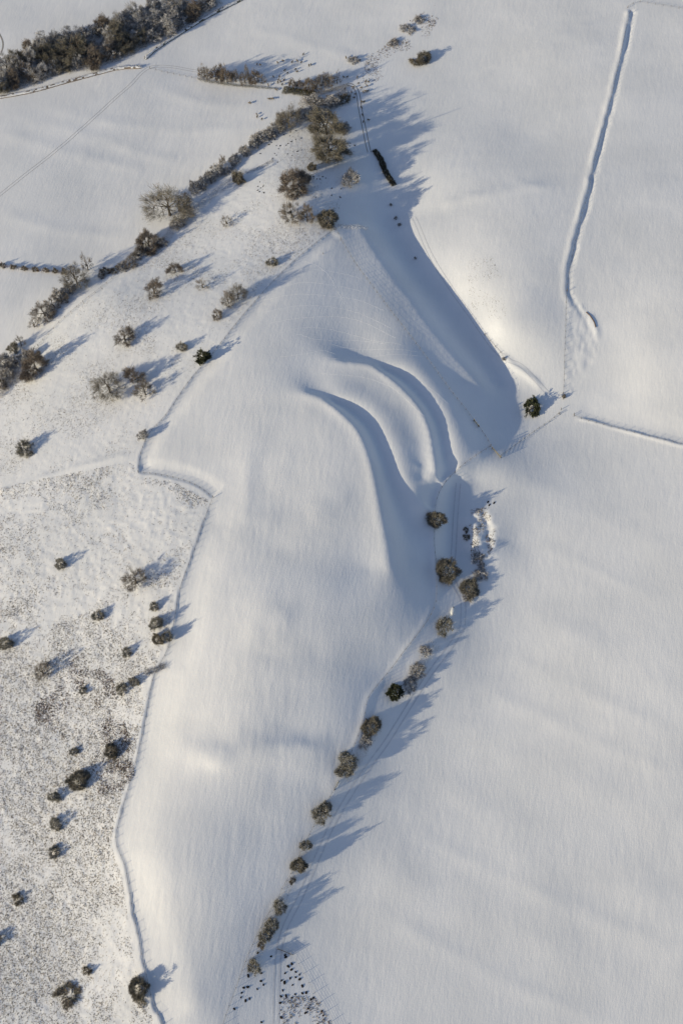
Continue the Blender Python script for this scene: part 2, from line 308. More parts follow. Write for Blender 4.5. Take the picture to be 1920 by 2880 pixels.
# ------------------------------------------------------------------ object helpers
def link(o, parent=None):
    COL.objects.link(o)
    if parent is not None: o.parent = parent
    return o
def tag(o, label, cat, group=None, kind=None):
    if label: o['label'] = label
    if cat: o['category'] = cat
    if group: o['group'] = group
    if kind: o['kind'] = kind
    return o
def mesh(name, V, F, mats, mi=None, sm=False):
    me = bpy.data.meshes.new(name); me.from_pydata([tuple(v) for v in V], [], [tuple(f) for f in F])
    for m in (mats if isinstance(mats, (list, tuple)) else [mats]): me.materials.append(m)
    if mi is not None: me.polygons.foreach_set('material_index', np.asarray(mi, np.int32))
    if sm: me.polygons.foreach_set('use_smooth', np.ones(len(me.polygons), bool))
    me.update(); return me
def obj(name, me, parent=None, loc=(0, 0, 0)):
    o = bpy.data.objects.new(name, me); o.location = loc; return link(o, parent)
def empty(name, loc): 
    o = bpy.data.objects.new(name, None); o.location = loc; o.empty_display_size = .5; return link(o)
def setting(o): o['kind'] = 'structure'; return o
def tube(V, F, pts, rad, sides=5):
    pts = [np.array(p, float) for p in pts]; b0 = len(V)
    for i, p in enumerate(pts):
        t = pts[min(i+1, len(pts)-1)]-pts[max(i-1, 0)]; t = t/(np.linalg.norm(t)+1e-9)
        a = np.cross(t, (0, 0, 1) if abs(t[2]) < .9 else (1, 0, 0)); a /= np.linalg.norm(a); b = np.cross(t, a)
        for k in range(sides):
            th = 2*math.pi*k/sides; V.append(p + rad[i]*(math.cos(th)*a+math.sin(th)*b))
    for i in range(len(pts)-1):
        for k in range(sides):
            F.append((b0+i*sides+k, b0+i*sides+(k+1) % sides, b0+(i+1)*sides+(k+1) % sides, b0+(i+1)*sides+k))
    F.append(tuple(b0+k for k in range(sides))[::-1]); F.append(tuple(b0+(len(pts)-1)*sides+k for k in range(sides)))
def boxm(V, F, c, s, rot=0.0):
    b = len(V); ca, sa = math.cos(rot), math.sin(rot)
    for dz in (-1, 1):
        for dx, dy in ((-1, -1), (1, -1), (1, 1), (-1, 1)):
            x, y = dx*s[0]/2, dy*s[1]/2; V.append((c[0]+x*ca-y*sa, c[1]+x*sa+y*ca, c[2]+dz*s[2]/2))
    F += [(b+3, b+2, b+1, b), (b+4, b+5, b+6, b+7), (b, b+1, b+5, b+4), (b+1, b+2, b+6, b+5), (b+2, b+3, b+7, b+6), (b+3, b, b+4, b+7)]

# ------------------------------------------------------------------ the ground sheet
ny_, nx_ = Z.shape
verts = np.stack([GX, GY, Z], -1).reshape(-1, 3).astype(np.float32)
idx = np.arange(ny_*nx_).reshape(ny_, nx_)
quads = np.stack([idx[:-1, :-1], idx[:-1, 1:], idx[1:, 1:], idx[1:, :-1]], -1).reshape(-1, 4).astype(np.int32)
gm = bpy.data.meshes.new('ground'); gm.vertices.add(len(verts)); gm.vertices.foreach_set('co', verts.ravel())
gm.loops.add(quads.size); gm.loops.foreach_set('vertex_index', quads.ravel())
gm.polygons.add(len(quads)); gm.polygons.foreach_set('loop_start', np.arange(0, quads.size, 4, dtype=np.int32)); gm.polygons.foreach_set('loop_total', np.full(len(quads), 4, np.int32))
gm.polygons.foreach_set('use_smooth', np.ones(len(quads), bool)); gm.update(calc_edges=True)
# vegetation cover of the rough pasture (what grows there, not light)
cov = inpoly(GX, GY, ROUGH)*np.clip(0.42+1.7*vnoise(GX, GY, 22, 21)+1.0*vnoise(GX, GY, 8, 22), 0.08, 1) + inpoly(GX, GY, SLOPE)*np.clip(0.40+0.9*vnoise(GX, GY, 18, 23), 0.05, .8)
low = smooth((230-GY)/150.0); cov = cov*(0.62+0.5*low)
at = gm.attributes.new('rough', 'FLOAT', 'POINT'); at.data.foreach_set('value', cov.ravel().astype(np.float32))
gm.materials.append(M_SNOW)
setting(obj('ground', gm))

def hit(px, py):                       # where a line of sight meets the finished ground
    r = ray(px, py); t0, t1 = (45-H)/r[2], (-10-H)/r[2]; ts = np.linspace(t0, t1, 160)
    z = H+r[2]*ts; g = sample(r[0]*ts, r[1]*ts); below = np.nonzero(z <= g)[0]; k = below[0] if len(below) else 159
    a, b = ts[max(k-1, 0)], ts[k]
    for _ in range(18):
        m = (a+b)/2
        if H+r[2]*m > float(sample(r[0]*m, r[1]*m)): a = m
        else: b = m
    return np.array([r[0]*a, r[1]*a, float(sample(r[0]*a, r[1]*a))])
def pxm(px, py):                       # sheet pixels per metre there
    p = hit(px, py); dep = p[1]*CD - (p[2]-H)*SD; return 1176.0/TV/dep
def gline(pts, n=8, step=None):
    q = catmull([hit(a, b)[:2] for a, b in pts], n)
    if step:
        L = np.concatenate([[0], np.cumsum(np.hypot(*np.diff(q, axis=0).T))]); k = max(2, int(round(L[-1]/step))+1)
        s = np.linspace(0, L[-1], k); q = np.stack([np.interp(s, L, q[:, 0]), np.interp(s, L, q[:, 1])], -1)
    return q

# ------------------------------------------------------------------ trees
def unit(v): return v/(np.linalg.norm(v)+1e-9)
def grow(seed, h, w, trunk_h, stems=1, nlimb=7, nsec=34, nter=195, ntw=14, twl=0.9, tww=0.055, frost=0.0, flat=1.0, leaf=False, lobes=4, droop=0.0):
    """a leafless tree of height h and crown width w: (trunk+limbs mesh data, twig mesh data)"""
    r = np.random.RandomState(seed); V, F = [], []; R = w/2.0; c0 = np.array([0, 0, trunk_h+(h-trunk_h)*0.5]); hz = (h-trunk_h)/2.0
    B0 = np.array([0, 0, trunk_h*.9]); ht = h-trunk_h*.9
    lob = []
    for _ in range(lobes*4):
        v = unit(r.randn(3)); v[2] = abs(v[2])*1.1-.12; lob.append((unit(v), r.uniform(.55, 1.0)))
    LD = np.array([a for a, _ in lob]); LS = np.array([b for _, b in lob])
    def pt(lo, hi):
        dv = unit(LD[r.randint(len(LD))]+r.randn(3)*.24) if r.rand() < .85 else unit(r.randn(3)*[1, 1, .6]+[0, 0, .4])
        if dv[2] < -.2: dv[2] *= -.5; dv = unit(dv)
        vz = ht if dv[2] > 0 else .4*ht
        reach = 1/math.sqrt((dv[0]**2+dv[1]**2)/R**2+(dv[2]/vz)**2)*(.50+.54*float((LS*np.exp(-(1-LD@dv)/.07)).max()))
        q = B0+dv*reach*r.uniform(lo, hi); q[2] = max(q[2], .1*h); return q
    rb = 0.022*h+0.07
    roots = []
    for s in range(stems):
        a = 2*math.pi*s/max(stems, 1)+r.rand(); off = np.array([math.cos(a), math.sin(a), 0])*(0 if stems == 1 else .35)
        top = np.array([off[0]*2.2+r.randn()*.15, off[1]*2.2+r.randn()*.15, trunk_h*r.uniform(.9, 1.2)])
        tube(V, F, [off-[0, 0, .5], off*1.3+[0, 0, trunk_h*.4], top], [rb*1.35/stems**.5, rb/stems**.5, rb*.8/stems**.5], 6); roots.append(top)
    prim = []
    for i in range(nlimb):
        q = pt(.35, .6); q[2] = max(q[2], trunk_h*.9); b = roots[i % stems]; m = (b+q)/2+r.randn(3)*.06*w+[0, 0, .08*h]
        tube(V, F, [b, m, q], [rb*.42/stems**.3, rb*.28/stems**.3, rb*.14], 5); prim.append((q, m)); 
    # a leader through the middle
    b = roots[0]; q = c0+[r.randn()*.05*w, r.randn()*.05*w, hz*.55]; m = (b+q)/2+r.randn(3)*.03*w; tube(V, F, [b, m, q], [rb*.5, rb*.32, rb*.14], 5); prim.append((q, m))
    nodes = [p for pr in prim for p in pr]; sec = []
    for i in range(nsec):
        q = pt(.45, .85); j = min(range(len(nodes)), key=lambda k: np.linalg.norm(nodes[k]-q)); b = nodes[j]
        m = (b+q)/2+r.randn(3)*.03*w; tube(V, F, [b, m, q], [rb*.14, rb*.09, rb*.045], 4); sec += [q, m]
    SN = np.array(sec+nodes); TV_, TF, TM = [], [], []
    def blade(p, dr, L, wd, mi):
        s = unit(np.cross(dr, r.randn(3)))*wd*.5; b = len(TV_); e = p+dr*L
        TV_.extend([p-s, p+s, e+s*.5, e-s*.5]); TF.append((b, b+1, b+2, b+3)); TM.append(mi)
    for i in range(nter):
        q = pt(.55, 1.0); j = np.argmin(((SN-q)**2).sum(1)); b = SN[j]; dr = q-b; L = np.linalg.norm(dr); dr = unit(dr)
        blade(b, dr, L, tww*1.6, 0)
        out = unit(q-B0); fr = frost*r.uniform(.4, 1.5)
        for k in range(ntw):
            t = r.rand(); p = b+dr*L*(.35+.65*t)+r.randn(3)*.02*w
            dv = unit(out*1.0+r.randn(3)*.6+[0, 0, .2-droop]); f = 1 if r.rand() < fr else 0
            blade(p, dv, twl*r.uniform(.5, 1.25), tww*(r.uniform(.7, 1.3))*(2.6 if leaf else 1)*(1.5 if f else 1), f)
    return (V, F), (TV_, TF, TM)
KIND = {}
def proto(key, bark, twig, second, seeds, h, w, **kw):
    out = []
    for s in seeds:
        (V, F), (A, B, C_) = grow(s, h, w, **kw)
        out.append((mesh('trunk', V, F, bark, sm=True), mesh('crown', A, B, [twig, second], C_)))
    KIND[key] = (out, h, w)
proto('oak', M['bark'], M['grey'], M['olive'], (1, 2), 15, 18, trunk_h=3.2, nlimb=11, nsec=120, nter=442, ntw=12, twl=1.2, tww=.05, frost=.3, lobes=6)
proto('bigmoss', M['bark'], M['olive'], M['grey'], (3, 4), 18, 14, trunk_h=3.0, nlimb=10, nsec=70, nter=527, ntw=15, twl=1.2, tww=.072, frost=.3, lobes=5)
proto('bigbrown', M['bark'], M['brown'], M['grey'], (5, 6), 14, 14, trunk_h=2.0, nlimb=10, nsec=60, nter=527, ntw=15, twl=1.1, tww=.075, frost=.3, lobes=5)
proto('bare', M['bark'], M['grey'], M['brown'], (7, 8, 9), 8, 9, trunk_h=1.4, nlimb=9, nsec=40, nter=195, ntw=10, twl=.8, tww=.05, frost=.3, lobes=5)
proto('brown', M['bark'], M['brown'], M['grey'], (10, 11, 12), 8, 8.5, trunk_h=1.3, nlimb=8, nsec=38, nter=229, ntw=12, twl=.75, tww=.055, frost=.3, lobes=5)
proto('olive', M['bark'], M['olive'], M['frost'], (13, 14, 15), 7, 7, trunk_h=1.0, stems=3, nlimb=9, nsec=40, nter=300, ntw=19, twl=.6, tww=.045, frost=.16, lobes=5)
proto('dense', M['bark'], M['olive'], M['grey'], (16, 17), 8, 8, trunk_h=.9, stems=3, nlimb=9, nsec=44, nter=560, ntw=22, twl=.6, tww=.05, frost=.40, lobes=7)
proto('frost', M['bark'], M['grey'], M['frost'], (18, 19, 20), 7, 8, trunk_h=1.0, stems=2, nlimb=8, nsec=34, nter=255, ntw=13, twl=.7, tww=.065, frost=.5, lobes=5)
proto('bigfrost', M['bark'], M['grey'], M['frost'], (21, 22), 12, 11, trunk_h=1.6, stems=2, nlimb=9, nsec=50, nter=391, ntw=15, twl=.9, tww=.065, frost=.6, lobes=5)
proto('holly', M['bark'], M['leaf'], M['dark'], (23, 24), 6, 5.5, trunk_h=.6, stems=2, nlimb=7, nsec=26, nter=255, ntw=12, twl=.42, tww=.06, frost=.4, leaf=True, lobes=5)
proto('shrub', M['bark'], M['olive'], M['brown'], (25, 26), 2.6, 4, trunk_h=.3, stems=4, nlimb=8, nsec=20, nter=127, ntw=10, twl=.5, tww=.05, frost=.4, lobes=4)
proto('frostshrub', M['bark'], M['brown'], M['frost'], (27, 28), 2.8, 4.4, trunk_h=.3, stems=4, nlimb=8, nsec=20, nter=144, ntw=10, twl=.5, tww=.055, frost=.6, lobes=5)
proto('thin', M['bark'], M['grey'], M['brown'], (29, 30), 6, 6, trunk_h=1.2, nlimb=7, nsec=24, nter=76, ntw=6, twl=.8, tww=.045, frost=.3, lobes=5)
_seen = {}
NAMES = dict(oak='oak_tree', bigmoss='mossy_tree', bigbrown='brown_tree', bare='bare_tree', brown='bare_tree', olive='hawthorn_tree', dense='ivy_clad_tree', frost='frosted_tree', bigfrost='frosted_tree', holly='holly_tree', shrub='shrub', frostshrub='frosted_shrub', thin='young_tree')
def tree(kind, px, py, wpx, label, h=None, group=None, cat=None):
    p = hit(px, py); protos, ph, pw = KIND[kind]; k = _seen.get(kind, 0); _seen[kind] = k+1
    w = wpx*1.24/pxm(px, py); h = (h or max(1.3, ph*w/pw*.9))*1.12
    tm, cm = protos[k % len(protos)]
    e = empty(NAMES[kind], (p[0], p[1], p[2]-.05)); k_ = random.uniform(.86, 1.14); e.scale = (w/pw*k_, w/pw/k_, h/ph); e.rotation_euler = (random.uniform(-.04, .04), random.uniform(-.04, .04), random.uniform(0, 6.28))
    tag(e, label, cat or ('shrub' if 'shrub' in kind else 'tree'), group)
    obj('trunk', tm, e); obj('crown', cm, e); return e

G_W = 'trees of the wood at the top left'; G_D = 'trees and bushes along the dingle'; G_S = 'scattered trees on the west slope'
G_R = 'trees scattered over the rough pasture'; G_L = 'hedgerow trees down the east side of the fort'; G_T = 'trees of the row along the top track'; G_N = 'trees on the north tip of the ridge'
# the wood: single trees that stand out
for a in [('bigmoss',170,128,74,'tallest olive tree in the top left wood, its bare twigs rising above the rest',17), ('bigmoss',270,96,62,'round olive brown tree in the middle of the top left wood',15),
          ('bigmoss',106,138,60,'broad olive tree in the wood left of the tallest olive one',13), ('bigmoss',48,150,46,'pale olive tree near the left end of the top left wood',12),
          ('frost',317,97,40,'frosted round bush tree on the wood edge above the hedge end',7), ('frost',359,72,36,'second frosted bush tree right of the hedge end on the wood edge',7),
          ('frost',400,46,44,'wide frosted tree on the wood edge beside the snowy strip',8), ('frost',255,128,50,'frosted tree with a dark base jutting out of the wood front',8),
          ('bigfrost',77,176,52,'grey frosted bush tree at the front of the wood above the lower hedge',8), ('frostshrub',133,166,22,'small white frosted shrub at the front of the wood above the lower hedge',4),
          ('thin',197,152,26,'small bare tree at the foot of the wood near the hedge',6), ('bigmoss',4,205,48,'olive tree cut by the left edge at the lower end of the wood',11)]:
    tree(a[0], a[1], a[2], a[3], a[4], a[5], G_W)
r_ = np.random.RandomState(44); WOOD = []
low_e = np.array([(0,212),(55,196),(109,176),(146,163),(204,156),(281,132),(328,106),(383,79),(437,44),(492,10)], float)
up_e = np.array([(0,178),(45,145),(92,118),(140,98),(190,92),(240,72),(275,62),(310,48),(350,28),(420,0)], float)
for i in range(46):
    t = (i+.5)/46*9; k = min(int(t), 8); f = t-k; a = low_e[k]*(1-f)+low_e[k+1]*f; b = up_e[k]*(1-f)+up_e[k+1]*f
    q = (i % 3)/2.0*.9+.08+r_.rand()*.08; p = a*(1-q)+b*q+r_.randn(2)*3
    kind = ['bigfrost', 'bigfrost', 'bigmoss', 'bigfrost', 'bigfrost', 'bigbrown', 'frost'][r_.randint(7)] if p[0] < 330 else ['bigfrost', 'frost', 'bigfrost', 'bigbrown'][r_.randint(4)]
    wp = r_.uniform(34, 50)
    WOOD.append((kind, p[0], max(p[1], -20), wp, r_.uniform(8.5, 12.5) if kind != 'frost' else 6.5, i % 3))
ORD = ['leftmost', 'second', 'third', 'fourth', 'fifth', 'sixth', 'seventh', 'eighth', 'ninth', 'tenth', 'eleventh', 'twelfth', 'thirteenth', 'fourteenth', 'fifteenth', 'sixteenth']
for row, rn in enumerate(('front', 'middle', 'back')):
    for n_, a in enumerate(sorted([w_ for w_ in WOOD if w_[5] == row], key=lambda a: a[1])):
        lk = {'bigfrost': 'grey frosted tree', 'bigmoss': 'olive brown tree', 'bigbrown': 'dark brown tree', 'frost': 'low frosted tree'}[a[0]]
        tree(a[0], a[1], a[2], a[3], '%s, %s of the wood\'s %s row%s' % (lk, ORD[n_], rn, ' from the left' if n_ else ''), a[4], G_W)

LIST = [
 # row along the top track
 ('bare',465,180,24,'leftmost bare tree of the row beside the top track',10.5,G_T),('bare',478,182,24,'second bare tree from the left in the row beside the top track',10.5,G_T),
 ('brown',496,182,26,'third tree from the left in the top track row, with a leaning dark stem',10,G_T),('brown',507,183,24,'fourth tree from the left in the top track row',10,G_T),
 ('brown',522,189,38,'widest brown tree in the middle of the top track row',11.5,G_T),('bare',541,188,24,'slim bare tree just right of the widest one in the top track row',9,G_T),
 ('bare',563,191,34,'tall bare tree with a clear trunk in the right half of the top track row',11.5,G_T),('brown',586,191,32,'dark bare tree second from the right end of the top track row',10,G_T),('thin',602,192,22,'thin bare tree at the right end of the top track row',8,G_T),
 ('brown',672,200,22,'small dark tree at the left end of the clump above the mossy bank',6.5,G_N),('brown',690,201,20,'second small dark tree from the left above the mossy bank',6,G_N),
 ('brown',711,206,32,'dark bare tree in the middle of the clump above the mossy bank',9,G_N),('bare',727,206,30,'bare tree right of the middle one above the mossy bank',9.5,G_N),
 ('bare',754,200,30,'dark trunked bare tree at the right side of the clump above the mossy bank',9.5,G_N),('thin',774,193,24,'thin bare tree at the right end of the clump above the mossy bank',8.5,G_N),
 ('bare',742,190,26,'bare tree at the back of the clump above the mossy bank',8,G_N),
 # north tip
 ('oak',663,292,60,'large bare oak with a forked dark trunk left of the tall olive trees',16,G_N),
 ('bigmoss',749,302,80,'tall olive tree standing behind the other on the north tip of the ridge',15,G_N),('bigmoss',757,358,80,'tallest olive tree on the north tip, its trunk base clear in the snow',19,G_N),
 ('bigbrown',672,436,76,'wide dark brown tree below the two tall olive trees',15,G_N),('dense',717,388,20,'small black ivy covered stump tree beside the dark brown one',5,G_N),
 ('frost',804,418,46,'round frosted brown bush on the snow slope right of the dark brown tree',6.5,G_N),
 ('bare',671,499,58,'pale bare tree with a crooked trunk just below the dark brown tree',13,G_N),('brown',706,507,36,'middle tree of the three above the fence corner',10,G_N),('dense',752,510,48,'round dark tree right at the fence corner',7.5,G_N),
 ('frost',700,268,44,'frosted bush between the bare oak and the tall olive trees',6,G_N),('frost',722,240,46,'frosted thicket bush below the mossy bank',6,G_N),('frost',760,240,44,'frosted bush in the hollow right of the tall olive trees',6,G_N),('frost',790,300,34,'grey frosted bush beside the tyre tracks',4,G_N),
 ('frost',735,262,40,'frosted bush close behind the tall olive trees',6,G_N),('shrub',790,232,34,'low brown shrub between the tyre tracks and the clump of trees',3,G_N),
 # the dingle
 ('frost',636,300,40,'grey frosted bush touching the left side of the large bare oak',6,G_D),('frost',606,320,38,'grey frosted bush next below the large bare oak in the dingle',6,G_D),('frost',622,312,30,'narrow frosted bush between two wider ones below the bare oak',5.5,G_D),
 ('frost',584,338,26,'small frosted bush in the upper part of the dingle line',5,G_D),('frost',563,352,30,'frosted bush at the bend of the dingle line',5.5,G_D),('frost',540,372,32,'snowy bush left above the dark ivy clad tree',5.5,G_D),
 ('bare',512,380,18,'slim upright grey tree in the dingle bushes',8,G_D),('frost',500,398,34,'broad frosted bush left of the slim upright tree',6.5,G_D),('frost',484,412,32,'frosted bush in the middle of the dingle line',6.5,G_D),
 ('frost',466,428,32,'frosted bush right of the great spreading oak',7,G_D),('frost',448,440,30,'frosted bush against the right side of the great spreading oak',7,G_D),('dense',549,418,28,'dark upright ivy clad tree standing alone in the dingle shade',8.5,G_D),
 ('oak',391,494,112,'great spreading bare oak at the field corner, the widest crown in the picture',18,G_D),('bare',425,478,42,'bare tree standing against the right side of the great oak',10,G_D),
 ('bigbrown',343,566,60,'brown grey tree just below the great spreading oak',11,G_D),('frost',372,560,30,'frosted bush in the shade right below the brown grey tree',4.5,G_D),('frost',324,583,32,'small frosted bush below the brown grey tree',5,G_D),
 ('bare',299,610,36,'bare bush tree at the bend of the dingle hedge',8,G_D),('shrub',268,622,24,'low round bush on the hedge above the thin fence',3.5,G_D),('shrub',243,627,26,'wide low bush on the hedge left of the round one',3.5,G_D),
 ('oak',179,654,64,'tall olive grey tree where the beech hedge meets the dingle',15,G_D),('thin',203,620,32,'slender tree behind the tall one at the beech hedge end',13,G_D),
 ('frost',160,668,36,'grey bush just below the tall tree at the beech hedge end',5.5,G_D),('frost',140,684,38,'grey bush two below the tall tree at the beech hedge end',6,G_D),('bare',124,704,38,'bare bush tree above the wide grey one',7,G_D),
 ('bare',104,726,58,'wide grey bare tree with many stems at the field edge',9.5,G_D),('thin',80,751,32,'small thin bare tree at the tip of the field',6,G_D),
 ('bigbrown',86,850,66,'big reddish brown tree at the left beside the dingle shade',13,G_D),('thin',50,793,28,'pale green thin tree above the big reddish brown tree',8,G_D),('olive',32,806,30,'olive bush tree left above the big reddish brown tree',6,G_D),
 ('frost',40,835,38,'frosted bush left of the big reddish brown tree',6,G_D),('frost',12,838,40,'frosted bush near the left edge beside the reddish brown tree',6,G_D),('frost',16,866,38,'frosted bush at the left edge, lower of the two by the dingle',6,G_D),('brown',2,890,34,'brown bush cut by the left edge at the dingle foot',6,G_D),
 ('frost',236,634,22,'small frosted bush left of the hedge bushes above the thin fence',3.5,G_D),('frost',284,618,26,'frosted bush filling the hedge between two bare bushes',4.5,G_D),('bare',312,597,28,'bare bush right of the hedge bend',6,G_D),('frost',408,520,34,'frosted bush in the shade under the great oak',4.5,G_D),('frost',525,396,26,'low frosted bush in the shade below the slim upright tree',4,G_D),('frost',648,282,32,'frosted bush behind the trunk of the large bare oak',6,G_D),('frost',590,326,30,'frosted bush on the field side below the large bare oak',5.5,G_D),('bare',150,690,30,'bare bush in the shade below the beech hedge end',5,G_D),('frost',118,722,30,'frosted bush behind the wide grey bare tree',5,G_D),('frost',66,826,34,'frosted bush touching the reddish brown tree on its left',6,G_D),('frost',26,842,30,'middle frosted bush of three at the left edge by the dingle',6,G_D),('frost',-4,858,34,'frosted bush cut by the left edge below the other frosted ones',6,G_D),
 # west slope
 ('brown',403,626,36,'reddish bare tree highest on the west slope below the great oak',7,G_S),('brown',355,675,48,'reddish bare tree with twin crowns on the west slope',9,G_S),('thin',466,661,34,'pale thin tree right of the reddish ones on the west slope',5.5,G_S),
 ('oak',547,686,50,'bare tree with a round crown and dark trunk near the fence',10,G_S),('bare',525,697,36,'bare tree touching the round crowned one near the fence',8.5,G_S),('brown',500,727,28,'small reddish tree below the pair near the fence',5,G_S),
 ('brown',288,781,50,'lone round bare tree in the middle of the west slope',8.5,G_S),('olive',419,800,26,'small dark hawthorn left of the evergreen by the fence',4.5,G_S),('holly',466,824,36,'dark green evergreen tree beside the fence',7,G_S),
 ('oak',254,902,76,'widest of the three bare trees grouped on the west slope',12,G_S),('brown',311,872,52,'upper right tree of the three grouped on the west slope',10,G_S),('bare',335,907,48,'lower right tree of the three grouped on the west slope',9,G_S),
 ('thin',521,514,32,'small bare tree leaning alone above the west slope',5.5,G_S),('olive',624,606,26,'small olive hawthorn near the top end of the west fence',5,G_S),('olive',62,1034,42,'lone dark hawthorn near the left edge below the slope trees',6.5,G_S),
 ('frost',329,1004,26,'small grey tree at the fence just above its sharp corner',4.5,G_S),
 # rough pasture
 ('olive',142,1299,28,'small hawthorn alone in the upper left of the rough pasture',5,G_R),('bare',312,1340,62,'largest bare tree of the rough pasture, branches spread like a fan',9,G_R),('olive',226,1416,28,'small hawthorn below left of the largest pasture tree',5,G_R),
 ('olive',356,1395,22,'small thin hawthorn above the cluster at the fence',4,G_R),('olive',359,1434,34,'top tree of the cluster at the fence bulge',6,G_R),('dense',363,1472,26,'lower left tree of the cluster at the fence bulge',5,G_R),('olive',385,1466,26,'right tree of the cluster, close against the fence',8,G_R),
 ('olive',293,1499,24,'small dark hawthorn left of the fence cluster',4,G_R),('olive',17,1481,34,'dark hawthorn near the left edge of the rough pasture',6,G_R),('bare',101,1547,44,'bare tree with a long forked shadow in the rough pasture',8,G_R),
 ('olive',193,1588,20,'tiny hawthorn in the brown patch of the rough pasture',3,G_R),('olive',282,1585,28,'hawthorn left of the low leaning shrubs by the fence',4.5,G_R),('olive',308,1569,24,'hawthorn between its neighbour and the fallen branches at the fence',4.5,G_R),
 ('dense',256,1728,34,'dark round bush near the fence in the lower pasture',5,G_R),('olive',172,1729,22,'faint small bush left of the dark round one',3,G_R),('dense',182,1796,48,'biggest dark hawthorn of the lower pasture, ragged crown',6.5,G_R),
 ('olive',124,1832,28,'small hawthorn below left of the biggest ragged one',4.5,G_R),('olive',128,1895,30,'ragged green hawthorn, upper of two in a line in the lower pasture',4.5,G_R),('olive',128,1958,30,'ragged green hawthorn, lower of two in a line in the lower pasture',4,G_R),
 ('shrub',44,2066,28,'low dark bush near the left edge low in the pasture',2.4,G_R),('dense',322,2272,48,'dark ivy based tree on the fence at the bottom left',7,G_R),('shrub',158,2284,60,'wide low brown bramble bush at the bottom left',2.2,G_R),
 ('shrub',200,2232,22,'small bramble above the wide low brown one at the bottom left',2.5,G_R),('shrub',-8,2160,30,'bush cut off by the left edge near the bottom',3.5,G_R),
 # east side
 ('dense',1001,1198,42,'dark round tree on the fence above the hollow lane',7,G_L),('dense',1028,1316,58,'largest dark round tree, standing between the lane and the fort fence',9,G_L),('olive',1022,1442,44,'olive tree beside the white oval tank',7.5,G_L),
 ('dense',1077,1354,46,'black thicket bush below the quarry hollow',4.5,G_L),('frostshrub',1074,1374,24,'snow laden white shrub on the lower side of the black thicket',2.2,G_L),('frostshrub',1104,1322,34,'snowy shrub right above the black thicket',2.5,G_L),
 ('frostshrub',1104,1300,18,'small snowy shrub under the quarry rim',2.0,G_L),('frostshrub',1098,1280,34,'low snowy scrub on the lower rim of the quarry hollow',1.8,G_L),('shrub',1071,1236,18,'reddish low shrub on the left lip of the quarry hollow',1.8,G_L),('shrub',1069,1218,14,'smaller reddish shrub above the other on the quarry lip',1.6,G_L),
 ('frostshrub',976,1496,28,'small snowy shrub with a white stem above the frosted bushes',4,G_L),('frost',956,1545,44,'white frosted bush beside the farm track',5,G_L),('frost',941,1574,38,'grey frosted bush touching the white one beside the farm track',4.5,G_L),
 ('holly',908,1592,40,'round olive tree left of the frosted bushes',8,G_L),('dense',851,1674,46,'upper of the two round olive trees beside the wide blue shadow',8,G_L),('frost',838,1706,34,'frosted bush between two round olive trees',4,G_L),('olive',800,1752,48,'lower round olive tree, flecked with snow',8,G_L),('olive',790,1772,38,'olive bush growing into the lower round tree',6,G_L),
 ('olive',740,1872,44,'ragged olive tree below the gap with the small gate',8,G_L),('olive',748,1858,30,'smaller crown leaning on the ragged olive tree below the small gate',6,G_L),('olive',703,1946,28,'upper narrow tree of the pair with the wide streaky shadow',8,G_L),('dense',686,1990,34,'lower denser tree of the pair with the wide streaky shadow',8.5,G_L),
 ('shrub',671,2023,16,'tiny bush on the fence below the dense narrow tree',2,G_L),('olive',643,2082,34,'small olive tree alone on the fence above the lowest tree group',7,G_L),('olive',624,2130,36,'upper tree of the lowest group above the closed gate',8,G_L),('olive',608,2150,32,'lower tree of the lowest group above the closed gate',8,G_L),
 ('shrub',600,2172,18,'little bush under the lowest group beside the closed gate',2.5,G_L),('olive',585,2224,34,'last hawthorn of the row, beside the trodden paddock',5,G_L),
 ('holly',1219,940,44,'round olive evergreen bush near the gates on the east',6,'bushes around the east gates'),('shrub',1293,912,10,'tiny dark bush at the end of the ladder like fence',2.2,'bushes around the east gates'),
 ('dense',972,138,36,'dark olive bush alone on the snow at the top',6,'bushes in the top hollow'),('shrub',955,146,30,'brown shrub against the lower left of the lone dark olive bush',3,'bushes in the top hollow'),
 ('frostshrub',903,100,26,'brown frosted scrub in the top hollow, left of the lone bush',2.2,'bushes in the top hollow'),('frostshrub',935,68,34,'long brown frosted scrub higher in the top hollow',2.2,'bushes in the top hollow'),('frostshrub',962,48,26,'uppermost brown frosted scrub in the top hollow',2.2,'bushes in the top hollow'),
 ('frostshrub',812,140,26,'pale scrub bush at the left foot of the top hollow',2.5,'bushes in the top hollow'),('frostshrub',897,472,7,'uppermost small bush in the shaded combe',1.6,'small bushes down the shaded combe'),('frostshrub',908,502,8,'second small bush down in the shaded combe',1.8,'small bushes down the shaded combe'),
 ('frostshrub',916,517,9,'third small bush down in the shaded combe',1.8,'small bushes down the shaded combe'),('frostshrub',953,594,6,'lowest tiny bush alone in the shaded combe',1.4,'small bushes down the shaded combe'),('frostshrub',1156,826,9,'tiny shrub at the bend of the lane edge beside the shade',1.6,'small bushes down the shaded combe'),
]
for a in LIST: tree(*a[:4], a[4], a[5]*(.70 if a[6] == G_L and a[2] > 1400 else .85 if a[6] == G_L else 1), a[6])

